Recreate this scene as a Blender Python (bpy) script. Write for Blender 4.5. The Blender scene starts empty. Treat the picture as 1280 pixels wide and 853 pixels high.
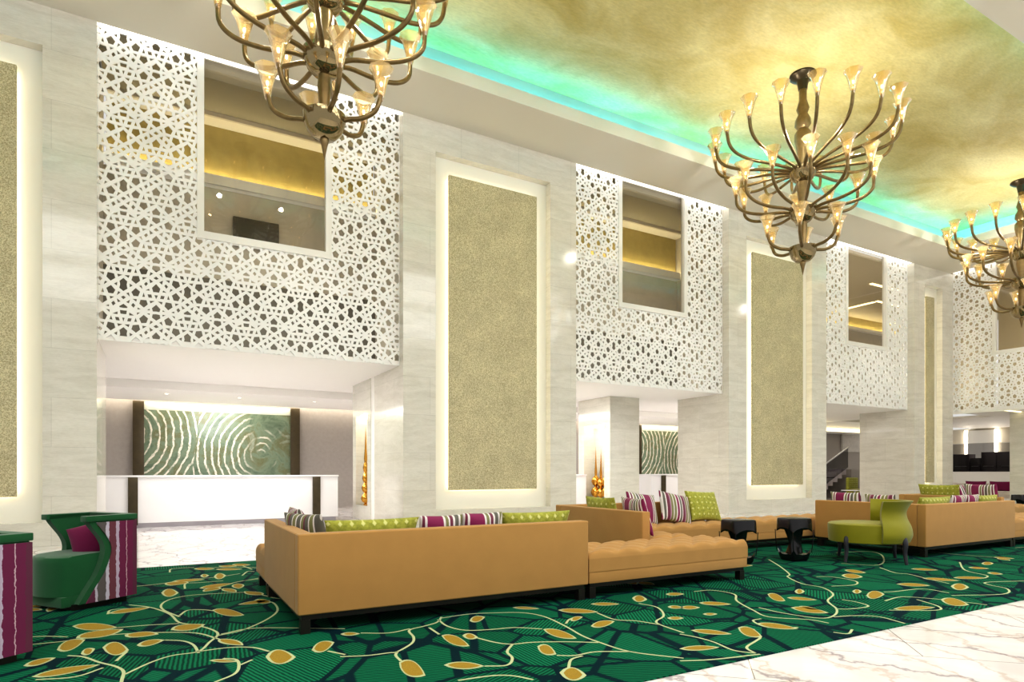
import bpy, bmesh, math, random
from mathutils import Vector, Matrix, geometry
random.seed(7)
PI = math.pi
scene = bpy.context.scene
COL = scene.collection

# ------------------------------------------------------------------ materials
def lin(c):
    o = []
    for v in c:
        v = v / 255.0
        o.append(v / 12.92 if v <= 0.04045 else ((v + 0.055) / 1.055) ** 2.4)
    return (o[0], o[1], o[2], 1.0)

class G:
    """tiny node-graph helper"""
    def __init__(s, name):
        s.m = bpy.data.materials.new(name)
        s.m.use_nodes = True
        s.t = s.m.node_tree
        s.b = s.t.nodes['Principled BSDF']
        s.out = s.t.nodes['Material Output']
    def n(s, typ, props=None, **inp):
        nd = s.t.nodes.new('ShaderNode' + typ)
        for k, v in (props or {}).items():
            setattr(nd, k, v)
        for k, v in inp.items():
            s.set(nd, k, v)
        return nd
    def set(s, nd, k, v):
        key = int(k[1:]) if k[0] == 'i' and k[1:].isdigit() else k.replace('_', ' ')
        sock = nd.inputs[key]
        if isinstance(v, bpy.types.NodeSocket):
            s.t.links.new(v, sock)
        else:
            sock.default_value = v
    def p(s, **inp):
        for k, v in inp.items():
            s.set(s.b, k, v)
        return s
    def obj(s):
        return s.n('TexCoord').outputs['Object']
    def gen(s):
        return s.n('TexCoord').outputs['Generated']
    def map(s, vec, scale=(1, 1, 1), rot=(0, 0, 0), loc=(0, 0, 0)):
        return s.n('Mapping', Vector=vec, Scale=scale, Rotation=rot, Location=loc).outputs[0]
    def noise(s, vec, scale, detail=4, rough=.55, dist=0, out='Fac'):
        return s.n('TexNoise', Vector=vec, Scale=scale, Detail=detail, Roughness=rough, Distortion=dist).outputs[out]
    def ramp(s, fac, stops, const=False):
        r = s.n('ValToRGB', i0=fac)
        cr = r.color_ramp
        if const:
            cr.interpolation = 'CONSTANT'
        while len(cr.elements) < len(stops):
            cr.elements.new(.5)
        for e, (pos, c) in zip(cr.elements, stops):
            e.position = pos
            e.color = c if len(c) == 4 else (c[0], c[1], c[2], 1)
        return r.outputs[0]
    def math(s, op, a, b=0.0, c=0.0):
        nd = s.n('Math', {'operation': op})
        s.set(nd, 'i0', a); s.set(nd, 'i1', b); s.set(nd, 'i2', c)
        return nd.outputs[0]
    def mix(s, fac, a, b, blend='MIX'):
        nd = s.n('Mix', {'data_type': 'RGBA', 'blend_type': blend})
        s.set(nd, 'i0', fac); s.set(nd, 'i6', a); s.set(nd, 'i7', b)
        return nd.outputs[2]
    def bump(s, h, strength=.3, dist=.01):
        s.set(s.b, 'Normal', s.n('Bump', Height=h, Strength=strength, Distance=dist).outputs[0])
        return s
    def sep(s, vec):
        return s.n('SeparateXYZ', Vector=vec).outputs

BW = lambda v: (v, v, v, 1)

def plain(name, rgb, rough=.5, metal=0.0, bump=0, bscale=40, var=0):
    g = G(name)
    c = lin(rgb)
    g.p(Base_Color=c, Roughness=rough, Metallic=metal)
    if bump or var:
        nz = g.noise(g.obj(), bscale, 5)
        if var:
            d = tuple(x * (1 - var) for x in c[:3]) + (1,)
            l = tuple(min(1, x * (1 + var)) for x in c[:3]) + (1,)
            g.p(Base_Color=g.ramp(nz, [(.3, d), (.7, l)]))
        if bump:
            g.bump(nz, bump, .01)
    return g.m

def emit(name, rgb, strength):
    g = G(name)
    g.p(Base_Color=lin(rgb), Emission_Color=lin(rgb), Emission_Strength=strength)
    return g.m

def limestone(name, base, dark, rough=.13):
    g = G(name)
    o = g.obj()
    xyz = g.sep(o)
    s = g.math('ADD', xyz[0], xyz[1])
    v = g.n('CombineXYZ', X=s, Y=xyz[2], Z=0.0).outputs[0]
    n1 = g.noise(g.map(v, (1.0, 5, 1)), 1.3, 8, .62, .8)
    n2 = g.noise(g.map(v, (3, 14, 1)), 4, 6, .7)
    c = g.ramp(n1, [(.3, lin(dark)), (.62, lin(base))])
    c = g.mix(.25, c, g.ramp(n2, [(.35, lin(dark)), (.6, lin([min(255, k + 12) for k in base]))]))
    br = g.n('TexBrick', Vector=v, Color1=BW(1), Color2=BW(.95), Mortar=BW(.80), Scale=1.0,
             Mortar_Size=.004, Mortar_Smooth=.2, Brick_Width=1.45, Row_Height=.8)
    br.offset = .5
    c = g.mix(1.0, c, br.outputs[0], 'MULTIPLY')
    g.p(Base_Color=c, Roughness=rough, Coat_Weight=.28, Coat_Roughness=.025)
    return g.m

def marble():
    g = G('white_marble')
    o = g.obj()
    n = g.noise(o, 1.1, 9, .62, 1.6)
    w = g.n('TexWave', {'wave_type': 'BANDS'}, Vector=g.map(o, (1, 1, 1), (0, 0, .5)), Scale=.75, Distortion=9.0,
            Detail=6.0, Detail_Scale=1.3, Detail_Roughness=.65).outputs['Fac']
    vein = g.ramp(w, [(.0, lin((230, 217, 210))), (.02, lin((242, 237, 234))), (.06, lin((250, 249, 248)))])
    cl = g.ramp(n, [(.35, lin((236, 232, 232))), (.6, lin((252, 251, 251)))])
    c = g.mix(1.0, vein, cl, 'MULTIPLY')
    w2 = g.n('TexWave', {'wave_type': 'BANDS'}, Vector=g.map(o, (1, 1, 1), (0, 0, -.35)), Scale=.5, Distortion=14.0,
             Detail=7.0, Detail_Scale=.9, Detail_Roughness=.6).outputs['Fac']
    c = g.mix(1.0, c, g.ramp(w2, [(0, lin((190, 182, 188))), (.012, lin((236, 232, 233))), (.04, BW(1))]), 'MULTIPLY')
    br = g.n('TexBrick', Vector=g.map(o, (1, 1, 1), (0, 0, PI / 4), (-.384, .0, 0)), Color1=BW(1), Color2=BW(.975), Mortar=lin((150, 140, 135)),
             Scale=1.0, Mortar_Size=.0035, Brick_Width=2.2, Row_Height=.77)
    c = g.mix(1.0, c, br.outputs[0], 'MULTIPLY')
    g.p(Base_Color=c, Roughness=.09, Coat_Weight=.2)
    return g.m

def carpet_green():
    g = G('green_carpet')
    o = g.obj()
    v = g.map(o, (1, 1, 1), (0, 0, .3))
    wob = g.noise(v, 1.5, 2, .5, 0, 'Color')
    vv = g.n('VectorMath', {'operation': 'MULTIPLY_ADD'}, i0=wob, i1=(.03, .03, 0), i2=v).outputs[0]
    vo = g.n('TexVoronoi', {'feature': 'F1'}, Vector=vv, Scale=1.9, Randomness=1.0)
    ed = g.n('TexVoronoi', {'feature': 'DISTANCE_TO_EDGE'}, Vector=vv, Scale=1.9, Randomness=1.0).outputs['Distance']
    ed2 = g.n('TexVoronoi', {'feature': 'DISTANCE_TO_EDGE'}, Vector=g.map(vv, (1.0, .55, 1), (0, 0, .9), (3.1, 1.7, 0)), Scale=1.5, Randomness=1.0).outputs['Distance']
    cell = g.sep(vo.outputs['Color'])
    ang = g.math('MULTIPLY', cell[0], 6.28)
    xyz = g.sep(o)
    s = g.math('ADD', g.math('MULTIPLY', xyz[0], g.math('COSINE', ang)), g.math('MULTIPLY', xyz[1], g.math('SINE', ang)))
    jit = g.math('MULTIPLY', g.noise(o, 14, 2), .012)
    st = g.math('SINE', g.math('MULTIPLY', g.math('ADD', s, jit), 230))
    hatch = g.ramp(g.math('ADD', g.math('MULTIPLY', st, .5), .5), [(.3, lin((2, 60, 45))), (.75, lin((18, 116, 80)))])
    sh = g.ramp(cell[1], [(0, BW(.8)), (1, BW(1.15))])
    c = g.mix(1.0, hatch, sh, 'MULTIPLY')
    navy = lin((2, 36, 44))
    k1 = g.ramp(ed, [(.028, BW(1)), (.038, BW(0))])
    k2 = g.ramp(ed2, [(.022, BW(1)), (.034, BW(0))])
    c = g.mix(k1, c, navy)
    c = g.mix(k2, c, navy)
    g.p(Base_Color=c, Roughness=.95, Specular_IOR_Level=.1)
    g.bump(g.noise(o, 300, 2), .25, .004)
    return g.m

def speckle(name, a, b, scale=60):
    g = G(name)
    o = g.obj()
    n1 = g.noise(o, scale, 4, .7)
    n2 = g.noise(o, 2.2, 4)
    c = g.ramp(n1, [(.36, lin(a)), (.64, lin(b))])
    c = g.mix(1.0, c, g.ramp(n2, [(.3, BW(.86)), (.7, BW(1.06))]), 'MULTIPLY')
    g.p(Base_Color=c, Roughness=.5, Specular_IOR_Level=.4)
    g.bump(n1, .55, .02)
    return g.m

def ceiling_gold():
    g = G('gold_ceiling')
    o = g.obj()
    n1 = g.noise(g.map(o, (1, 1.6, 1)), .55, 7, .6, .6)
    n2 = g.noise(g.map(o, (1, 3, 1), (0, 0, .4)), 9, 5, .7)
    c = g.ramp(n1, [(.3, lin((194, 172, 96))), (.68, lin((230, 217, 158)))])
    c = g.mix(1.0, c, g.ramp(n2, [(.3, BW(.86)), (.7, BW(1.08))]), 'MULTIPLY')
    g.p(Base_Color=c, Roughness=.6)
    g.bump(n2, .2, .02)
    return g.m

def fabric(name, rgb, rough=.85, var=.1, sheen=.15):
    g = G(name)
    o = g.obj()
    nz = g.noise(o, 220, 3, .6)
    n2 = g.noise(o, 5, 3)
    c = lin(rgb)
    d = tuple(x * (1 - var) for x in c[:3]) + (1,)
    l = tuple(min(1, x * (1 + var)) for x in c[:3]) + (1,)
    k = g.mix(.5, g.ramp(nz, [(.3, d), (.7, l)]), g.ramp(n2, [(.3, d), (.7, l)]))
    g.p(Base_Color=k, Roughness=rough, Sheen_Weight=sheen, Specular_IOR_Level=.25)
    g.bump(nz, .12, .004)
    return g.m

def striped(name, seq, period, axis='x', wob=.02, ofs=0.0, rough=.75):
    """seq: list of (width share, rgb)"""
    g = G(name)
    o = g.obj()
    xyz = g.sep(o)
    s = xyz[0] if axis == 'x' else (xyz[2] if axis == 'z' else g.math('ADD', xyz[0], xyz[1]))
    if axis == 'd':
        s = g.math('SUBTRACT', xyz[0], xyz[1])
    s = g.math('ADD', s, g.math('MULTIPLY', g.noise(g.map(o, (1, 1, 1)), 22, 3), wob))
    f = g.math('FRACT', g.math('ADD', g.math('DIVIDE', s, period), ofs))
    tot = sum(w for w, _ in seq)
    stops, acc = [], 0
    for w, c in seq:
        stops.append((acc / tot, lin(c)))
        acc += w
    g.p(Base_Color=g.ramp(f, stops, True), Roughness=rough, Sheen_Weight=.1)
    return g.m

def dotted_green():
    g = G('lime_dotted_fabric')
    o = g.obj()
    xyz = g.sep(o)
    v = g.n('CombineXYZ', X=xyz[0], Y=xyz[2], Z=0.0).outputs[0]
    vo = g.n('TexVoronoi', {'feature': 'F1', 'distance': 'MANHATTAN'}, Vector=v, Scale=11.0, Randomness=.0).outputs['Distance']
    k = g.ramp(vo, [(.14, BW(1)), (.24, BW(0))])
    nz = g.ramp(g.noise(o, 30, 4), [(.3, lin((128, 132, 34))), (.7, lin((172, 172, 66)))])
    g.p(Base_Color=g.mix(k, nz, lin((205, 205, 130))), Roughness=.8, Sheen_Weight=.15)
    return g.m

def art_stone():
    g = G('green_onyx_art')
    o = g.obj()
    xyz = g.sep(o)
    nz = g.math('MULTIPLY', g.noise(o, 2.0, 5, .6), .22)
    x, z = xyz[0], xyz[2]
    def dist(cx, cz, sz=1.0):
        dx = g.math('SUBTRACT', x, cx); dz = g.math('MULTIPLY', g.math('SUBTRACT', z, cz), sz)
        return g.math('SQRT', g.math('ADD', g.math('MULTIPLY', dx, dx), g.math('MULTIPLY', dz, dz)))
    dA = dist(-2.75, 0.25); dB = dist(1.15, -.25, .92); dC = dist(1.75, -1.75)
    def rings(d, f, lo):
        s = g.math('SINE', g.math('MULTIPLY', g.math('ADD', d, nz), f))
        return g.ramp(s, [(lo, BW(0)), (min(.99, lo + .18), BW(1))])
    rA = rings(dA, 32, .62); rB = rings(dB, 34, .6); rC = rings(dC, 36, .66)
    gA = g.math('LESS_THAN', g.math('SUBTRACT', dA, 1.95), g.math('SUBTRACT', dB, 1.72))
    r = g.mix(gA, rB, rA)
    gC = g.math('LESS_THAN', dC, .95)
    r = g.mix(gC, r, rC)
    fade = g.ramp(g.noise(o, 1.3, 3, .5), [(.56, BW(.0)), (.7, BW(.8))])
    right = g.ramp(x, [(.5, BW(1)), (.95, BW(.02))])
    left = g.ramp(g.math('ADD', x, 1.0), [(.0, BW(1)), (1, BW(1))])
    r = g.mix(1.0, r, g.mix(right, fade, BW(1)), 'MULTIPLY')
    r = g.mix(1.0, r, g.ramp(g.noise(o, 7, 4, .7), [(.36, BW(.35)), (.5, BW(1))]), 'MULTIPLY')
    base = g.ramp(g.noise(o, 1.7, 8, .65, .7), [(.3, lin((74, 92, 74))), (.48, lin((118, 134, 112))), (.6, lin((108, 110, 78))), (.72, lin((156, 166, 148)))])
    g.p(Base_Color=g.mix(r, base, lin((226, 220, 204))), Roughness=.2)
    return g.m

def glass_sheet(name, tint=(255, 255, 255), refl=1.0, opac=0.0):
    g = G(name)
    tr = g.n('BsdfTransparent', Color=lin(tint))
    gl = g.n('BsdfGlossy', Color=BW(.95), Roughness=.02)
    fr = g.n('Fresnel', IOR=1.5)
    f = g.math('ADD', g.math('MULTIPLY', fr.outputs[0], refl), opac)
    mx = g.n('MixShader', i0=f, i1=tr.outputs[0], i2=gl.outputs[0])
    g.t.links.new(mx.outputs[0], g.out.inputs[0])
    return g.m

def shade_glass():
    g = G('amber_shade_glass')
    o = g.gen()
    tr = g.n('BsdfTransparent', Color=lin((252, 240, 214)))
    tl = g.n('BsdfTranslucent', Color=lin((250, 234, 200)))
    gl = g.n('BsdfGlossy', Color=BW(.9), Roughness=.08)
    em = g.n('Emission', Color=lin((255, 220, 160)), Strength=.03)
    m1 = g.n('MixShader', i0=.22, i1=tr.outputs[0], i2=tl.outputs[0])
    m2 = g.n('MixShader', i0=g.n('LayerWeight', Blend=.35).outputs['Facing'], i1=m1.outputs[0], i2=gl.outputs[0])
    ad = g.n('AddShader', i0=m2.outputs[0], i1=em.outputs[0])
    g.t.links.new(ad.outputs[0], g.out.inputs[0])
    return g.m

M = {}
M['stone'] = limestone('polished_limestone', (226, 222, 211), (206, 201, 188))
M['stone_low'] = limestone('polished_limestone_pier', (226, 223, 212), (206, 203, 190), .1)
M['niche'] = plain('cream_plaster', (240, 237, 225), .55)
M['gold_panel'] = speckle('gold_speckled_plaster', (160, 149, 112), (232, 223, 186), 55)
M['marble'] = marble()
M['carpet'] = carpet_green()
M['vine'] = plain('cream_yarn', (186, 196, 150), .95)
M['leaf'] = plain('gold_yarn', (158, 128, 34), .95, 0, .3, 160, .25)
M['white'] = plain('white_paint', (240, 238, 232), .45)
M['lattice'] = plain('white_lattice_paint', (246, 245, 242), .4)
M['soffit'] = plain('warm_white_ceiling', (226, 220, 206), .6)
M['ceil_low'] = plain('lobby_ceiling_paint', (248, 245, 241), .6)
M['ceil_gold'] = ceiling_gold()
M['gallery_grey'] = plain('gallery_grey_wall', (196, 188, 172), .5, 0, 0, 3, .06)
M['gallery_shaded'] = plain('taupe_lattice_shade', (116, 112, 102), .6)  # lattice shade put into the colour of the lower gallery wall
M['gallery_gold'] = plain('gallery_gold_wall', (168, 150, 92), .5, 0, 0, 4, .1)
M['gallery_ceil'] = plain('gallery_ceiling', (150, 143, 122), .6)
M['dark_screen'] = plain('dark_screen_face', (70, 66, 60), .25)
M['plum_wall'] = plain('mauve_textured_plaster', (150, 143, 137), .7, 0, .6, 9, .06)
M['teal'] = emit('teal_led', (52, 195, 232), 15)
M['led'] = emit('white_led', (255, 246, 228), 9)
M['led_warm'] = emit('warm_led', (255, 244, 216), 5)
M['led_slot'] = emit('slot_led', (255, 252, 245), 1.8)
M['ledge_led'] = emit('ledge_led', (255, 244, 205), 26)
M['gallery_beige'] = plain('beige_gallery_wall', (186, 174, 148), .6)
M['cove_paint'] = plain('cove_paint', (176, 186, 170), .6)
M['niche_led'] = emit('niche_led', (255, 242, 210), 7)
M['pale_stone'] = plain('pale_split_stone', (200, 196, 190), .7, 0, .8, 6, .1)
M['led_soft'] = emit('soft_led', (255, 240, 190), 2.2)
M['bulb'] = emit('bulb_glow', (255, 244, 220), 8)
M['bronze'] = plain('bronze_glass', (122, 102, 66), .32, .6, 0, 12, .18)
M['bronze_dark'] = plain('dark_bronze', (72, 62, 46), .3, .7)
M['shade'] = shade_glass()
M['bowl'] = plain('smoked_bowl_glass', (150, 134, 100), .08, .8)
M['tan'] = fabric('tan_upholstery', (178, 135, 77), .8, .07)
M['black_base'] = plain('black_lacquer', (26, 21, 17), .35)
M['green_velvet'] = fabric('dark_green_velvet', (16, 84, 44), .75, .15, .35)
M['magenta'] = fabric('magenta_fabric', (112, 16, 68), .8, .1, .2)
M['lime'] = fabric('lime_upholstery', (136, 132, 26), .5, .05, .2)
M['lime_dot'] = dotted_green()
MAG, WHT, OLV, PLM, GRY, PNK = (128, 18, 76), (222, 216, 212), (122, 122, 78), (110, 42, 66), (96, 94, 84), (170, 130, 150)
M['stripe_a'] = striped('magenta_stripe_fabric', [(7.5, MAG), (1, WHT), (1.2, PLM), (1.2, WHT), (1.6, OLV), (1, WHT), (2, GRY), (1, WHT), (1.5, PLM), (.8, WHT), (1.5, OLV), (1, WHT)], .40, 'x', .006)
M['stripe_b'] = striped('muted_stripe_fabric', [(2, OLV), (1, WHT), (2, MAG), (1, WHT), (1.6, GRY), (.8, WHT), (2.4, PLM), (1, PNK), (1.8, OLV), (.8, WHT)], .27, 'x', .006, .3)
M['stripe_c'] = striped('grey_plaid_fabric', [(2, GRY), (.6, WHT), (1.6, OLV), (.5, WHT), (1.6, GRY), (.6, PLM), (1.2, OLV), (.5, WHT)], .2, 'x', .004, .1)
M['stripe_chair'] = striped('plum_grey_stripe_fabric', [(3, (96, 36, 64)), (1.2, (190, 180, 196)), (4, (92, 84, 84)), (1.6, (196, 188, 204)), (3.4, (108, 52, 66)), (1.6, (186, 170, 190)), (3.6, (108, 18, 68)), (.35, (200, 170, 180)), (3, (108, 18, 68))], .40, 'd', .03, .5)
M['black_gloss'] = plain('black_carved_wood', (20, 19, 23), .22)
M['leg_dark'] = plain('dark_grey_wood', (52, 50, 58), .4)
M['desk_white'] = plain('white_lacquer', (246, 244, 246), .15)
M['post'] = plain('dark_olive_bronze', (70, 60, 40), .35, .3, 0, 8, .15)
M['plinth'] = plain('grey_plinth', (168, 162, 168), .4)
M['art'] = art_stone()
M['art_top'] = plain('lit_glazed_band', (222, 224, 208), .3, 0, 0, 5, .1)  # glazed top band, its lit look put into the pale colour
M['gold_metal'] = plain('polished_gold', (214, 160, 72), .15, 1.0)
M['glass'] = glass_sheet('clear_glass_sheet')
M['glass_grey'] = glass_sheet('grey_rail_glass', (170, 170, 172))
M['mirror_glass'] = glass_sheet('tinted_window_glass', (240, 237, 230), 1.3, .0)
M['dark_cab'] = plain('dark_brown_cabinet', (62, 54, 54), .4)
M['steel'] = plain('brushed_steel', (170, 168, 166), .3, .9)
M['stair'] = plain('grey_stone_step', (176, 168, 172), .4, 0, 0, 8, .08)
M['stair_wall'] = plain('grey_stair_wall', (150, 144, 138), .6)
M['white_fab'] = fabric('off_white_upholstery', (216, 206, 196), .8, .05)

# ------------------------------------------------------------------ mesh builder
class MB:
    def __init__(s):
        s.bm = bmesh.new()
        s.mi = 0
    def face(s, vs):
        try:
            f = s.bm.faces.new(vs)
            f.material_index = s.mi
            return f
        except ValueError:
            return None
    def box(s, x0, y0, z0, x1, y1, z1, bev=0.0, seg=2):
        b = bmesh.new()
        vs = [b.verts.new((x, y, z)) for x in (x0, x1) for y in (y0, y1) for z in (z0, z1)]
        for q in ((0, 1, 3, 2), (4, 6, 7, 5), (0, 4, 5, 1), (2, 3, 7, 6), (0, 2, 6, 4), (1, 5, 7, 3)):
            b.faces.new([vs[i] for i in q])
        bmesh.ops.recalc_face_normals(b, faces=b.faces[:])
        if bev:
            bmesh.ops.bevel(b, geom=b.edges[:], offset=bev, segments=seg, profile=.6, affect='EDGES')
        for f in b.faces:
            f.material_index = s.mi
        tmp = bpy.data.meshes.new('tmp')
        b.to_mesh(tmp); b.free()
        s.bm.from_mesh(tmp)
        bpy.data.meshes.remove(tmp)
        return s
    def tube(s, pts, r, seg=8, cap=True):
        pts = [Vector(p) for p in pts]
        n = len(pts)
        rr = r if isinstance(r, (list, tuple)) else [r] * n
        rings = []
        up = None
        for i, p in enumerate(pts):
            t = (pts[min(i + 1, n - 1)] - pts[max(i - 1, 0)]).normalized()
            if up is None:
                up = Vector((0, 0, 1)) if abs(t.z) < .9 else Vector((1, 0, 0))
            a = t.cross(up).normalized()
            b = a.cross(t).normalized()
            up = b
            rings.append([s.bm.verts.new(p + (a * math.cos(2 * PI * k / seg) + b * math.sin(2 * PI * k / seg)) * rr[i]) for k in range(seg)])
        for i in range(n - 1):
            for k in range(seg):
                s.face([rings[i][k], rings[i][(k + 1) % seg], rings[i + 1][(k + 1) % seg], rings[i + 1][k]])
        if cap:
            s.face(rings[0][::-1]); s.face(rings[-1])
        return s
    def lathe(s, prof, c=(0, 0, 0), seg=20, flute=0.0, nfl=8, cap=True):
        rings = []
        for r, z in prof:
            ring = []
            for k in range(seg):
                a = 2 * PI * k / seg
                q = r * (1 + flute * math.cos(a * nfl))
                ring.append(s.bm.verts.new((c[0] + q * math.cos(a), c[1] + q * math.sin(a), c[2] + z)))
            rings.append(ring)
        for i in range(len(rings) - 1):
            for k in range(seg):
                s.face([rings[i][k], rings[i][(k + 1) % seg], rings[i + 1][(k + 1) % seg], rings[i + 1][k]])
        if cap:
            if prof[0][0] > 1e-4: s.face(rings[0][::-1])
            if prof[-1][0] > 1e-4: s.face(rings[-1])
        return s
    def grid(s, fn, nu, nv, flip=False, closed_u=False):
        vs = [[s.bm.verts.new(fn(i, j)) for j in range(nv + 1)] for i in range(nu + 1)]
        for i in range(nu):
            for j in range(nv):
                q = [vs[i][j], vs[i + 1][j], vs[i + 1][j + 1], vs[i][j + 1]]
                s.face(q[::-1] if flip else q)
        return vs
    def slab(s, poly, fn, t0, t1):
        """extrude a 2-D polygon: fn(u, v, t) -> point"""
        a = [s.bm.verts.new(fn(u, v, t0)) for u, v in poly]
        b = [s.bm.verts.new(fn(u, v, t1)) for u, v in poly]
        n = len(poly)
        s.face(a[::-1]); s.face(b)
        for i in range(n):
            s.face([a[i], a[(i + 1) % n], b[(i + 1) % n], b[i]])
        return s
    def build(s, name, mat, parent=None, smooth=35, loc=None, merge=0, recalc=True):
        if merge:
            bmesh.ops.remove_doubles(s.bm, verts=s.bm.verts[:], dist=merge)
        if recalc:
            bmesh.ops.recalc_face_normals(s.bm, faces=s.bm.faces[:])
        me = bpy.data.meshes.new(name)
        s.bm.to_mesh(me); s.bm.free()
        for m in (mat if isinstance(mat, (list, tuple)) else [mat]):
            me.materials.append(M[m])
        if smooth:
            me.polygons.foreach_set('use_smooth', [True] * len(me.polygons))
            me.set_sharp_from_angle(angle=math.radians(smooth))
        o = bpy.data.objects.new(name, me)
        COL.objects.link(o)
        if parent:
            o.parent = parent
        if loc:
            o.location = loc
        return o

def tag(o, label, cat, group=None, kind=None):
    o['label'] = label; o['category'] = cat
    if group: o['group'] = group
    if kind: o['kind'] = kind
    return o
def thing(name, label, cat, loc=(0, 0, 0), rz=0, group=None):
    o = bpy.data.objects.new(name, None)
    o.empty_display_size = .1
    COL.objects.link(o)
    o.location = loc; o.rotation_euler = (0, 0, rz)
    return tag(o, label, cat, group)
def struct(name, mb, mat, label=None, smooth=0):
    o = mb.build(name, mat, None, smooth)
    o['kind'] = 'structure'
    if label:
        o['label'] = label
    return o
def dup(root, loc, rz=None, label=None, group=None):
    r = root.copy(); COL.objects.link(r); r.location = loc
    if rz is not None: r.rotation_euler = (0, 0, rz)
    if label: r['label'] = label
    if group: r['group'] = group
    for ch in list(root.children):
        c = ch.copy(); COL.objects.link(c); c.parent = r
        for g_ in list(ch.children):
            d = g_.copy(); COL.objects.link(d); d.parent = c
    return r
def smooth_path(pts, n=6):
    """Catmull-Rom through points"""
    P = [Vector(p) for p in pts]
    P = [P[0] * 2 - P[1]] + P + [P[-1] * 2 - P[-2]]
    out = []
    for i in range(1, len(P) - 2):
        a, b, c, d = P[i - 1], P[i], P[i + 1], P[i + 2]
        for k in range(n):
            t = k / n
            out.append(.5 * ((2 * b) + (c - a) * t + (2 * a - 5 * b + 4 * c - d) * t * t + (3 * b - a - 3 * c + d) * t ** 3))
    out.append(P[-2])
    return out

LAT_SIDE= [[[300,362],[364,309],[339,228],[266,217],[236,293]],[[140,167],[225,180],[245,99],[185,40],[120,93]],[[180,-37],[245,-90],[216,-173],[149,-176],[119,-111]],[[255,-230],[339,-224],[360,-297],[303,-357],[238,-300]],[[16,164],[88,172],[74,125]],[[91,28],[136,0],[96,-30]],[[233,9],[266,24],[281,-36]],[[308,56],[339,93],[362,64],[334,23]],[[328,-55],[379,-19],[390,-53]],[[300,-102],[319,-169],[281,-174]],[[362,-120],[413,-117],[425,-170],[377,-173]],[[44,-145],[77,-127],[94,-196]],[[136,-229],[196,-225],[188,-270]],[[41,-294],[94,-252],[80,-314]],[[116,-342],[143,-302],[173,-335],[149,-379]],[[210,-369],[256,-392],[211,-405]],[[202,-458],[249,-451],[202,-497]],[[88,-475],[158,-516],[88,-522]],[[71,-574],[118,-573],[105,-625],[57,-627]],[[180,-557],[200,-620],[160,-623]],[[351,-397],[385,-367],[392,-398]],[[345,-454],[392,-448],[388,-480]],[[394,-227],[467,-222],[405,-271]],[[405,274],[442,253],[390,208]],[[281,171],[346,168],[289,125]],[[387,153],[442,115],[399,83]]]
LAT_A= [[[0,110],[55,57],[45,0],[58,-63],[0,-110]],[[0,-332],[58,-378],[52,-400],[0,-404]],[[0,-445],[49,-444],[41,-507],[0,-510]],[[0,-572],[16,-572],[0,-635]],[[0,-193],[34,-217],[0,-252]]]
LAT_B= [[[489,76],[428,4],[447,-68],[489,-65]],[[489,-287],[427,-354],[442,-410],[489,-405]],[[489,-452],[438,-458],[428,-518],[489,-564]],[[489,-118],[464,-121],[489,-181]],[[489,210],[451,176],[489,154]]]
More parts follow.
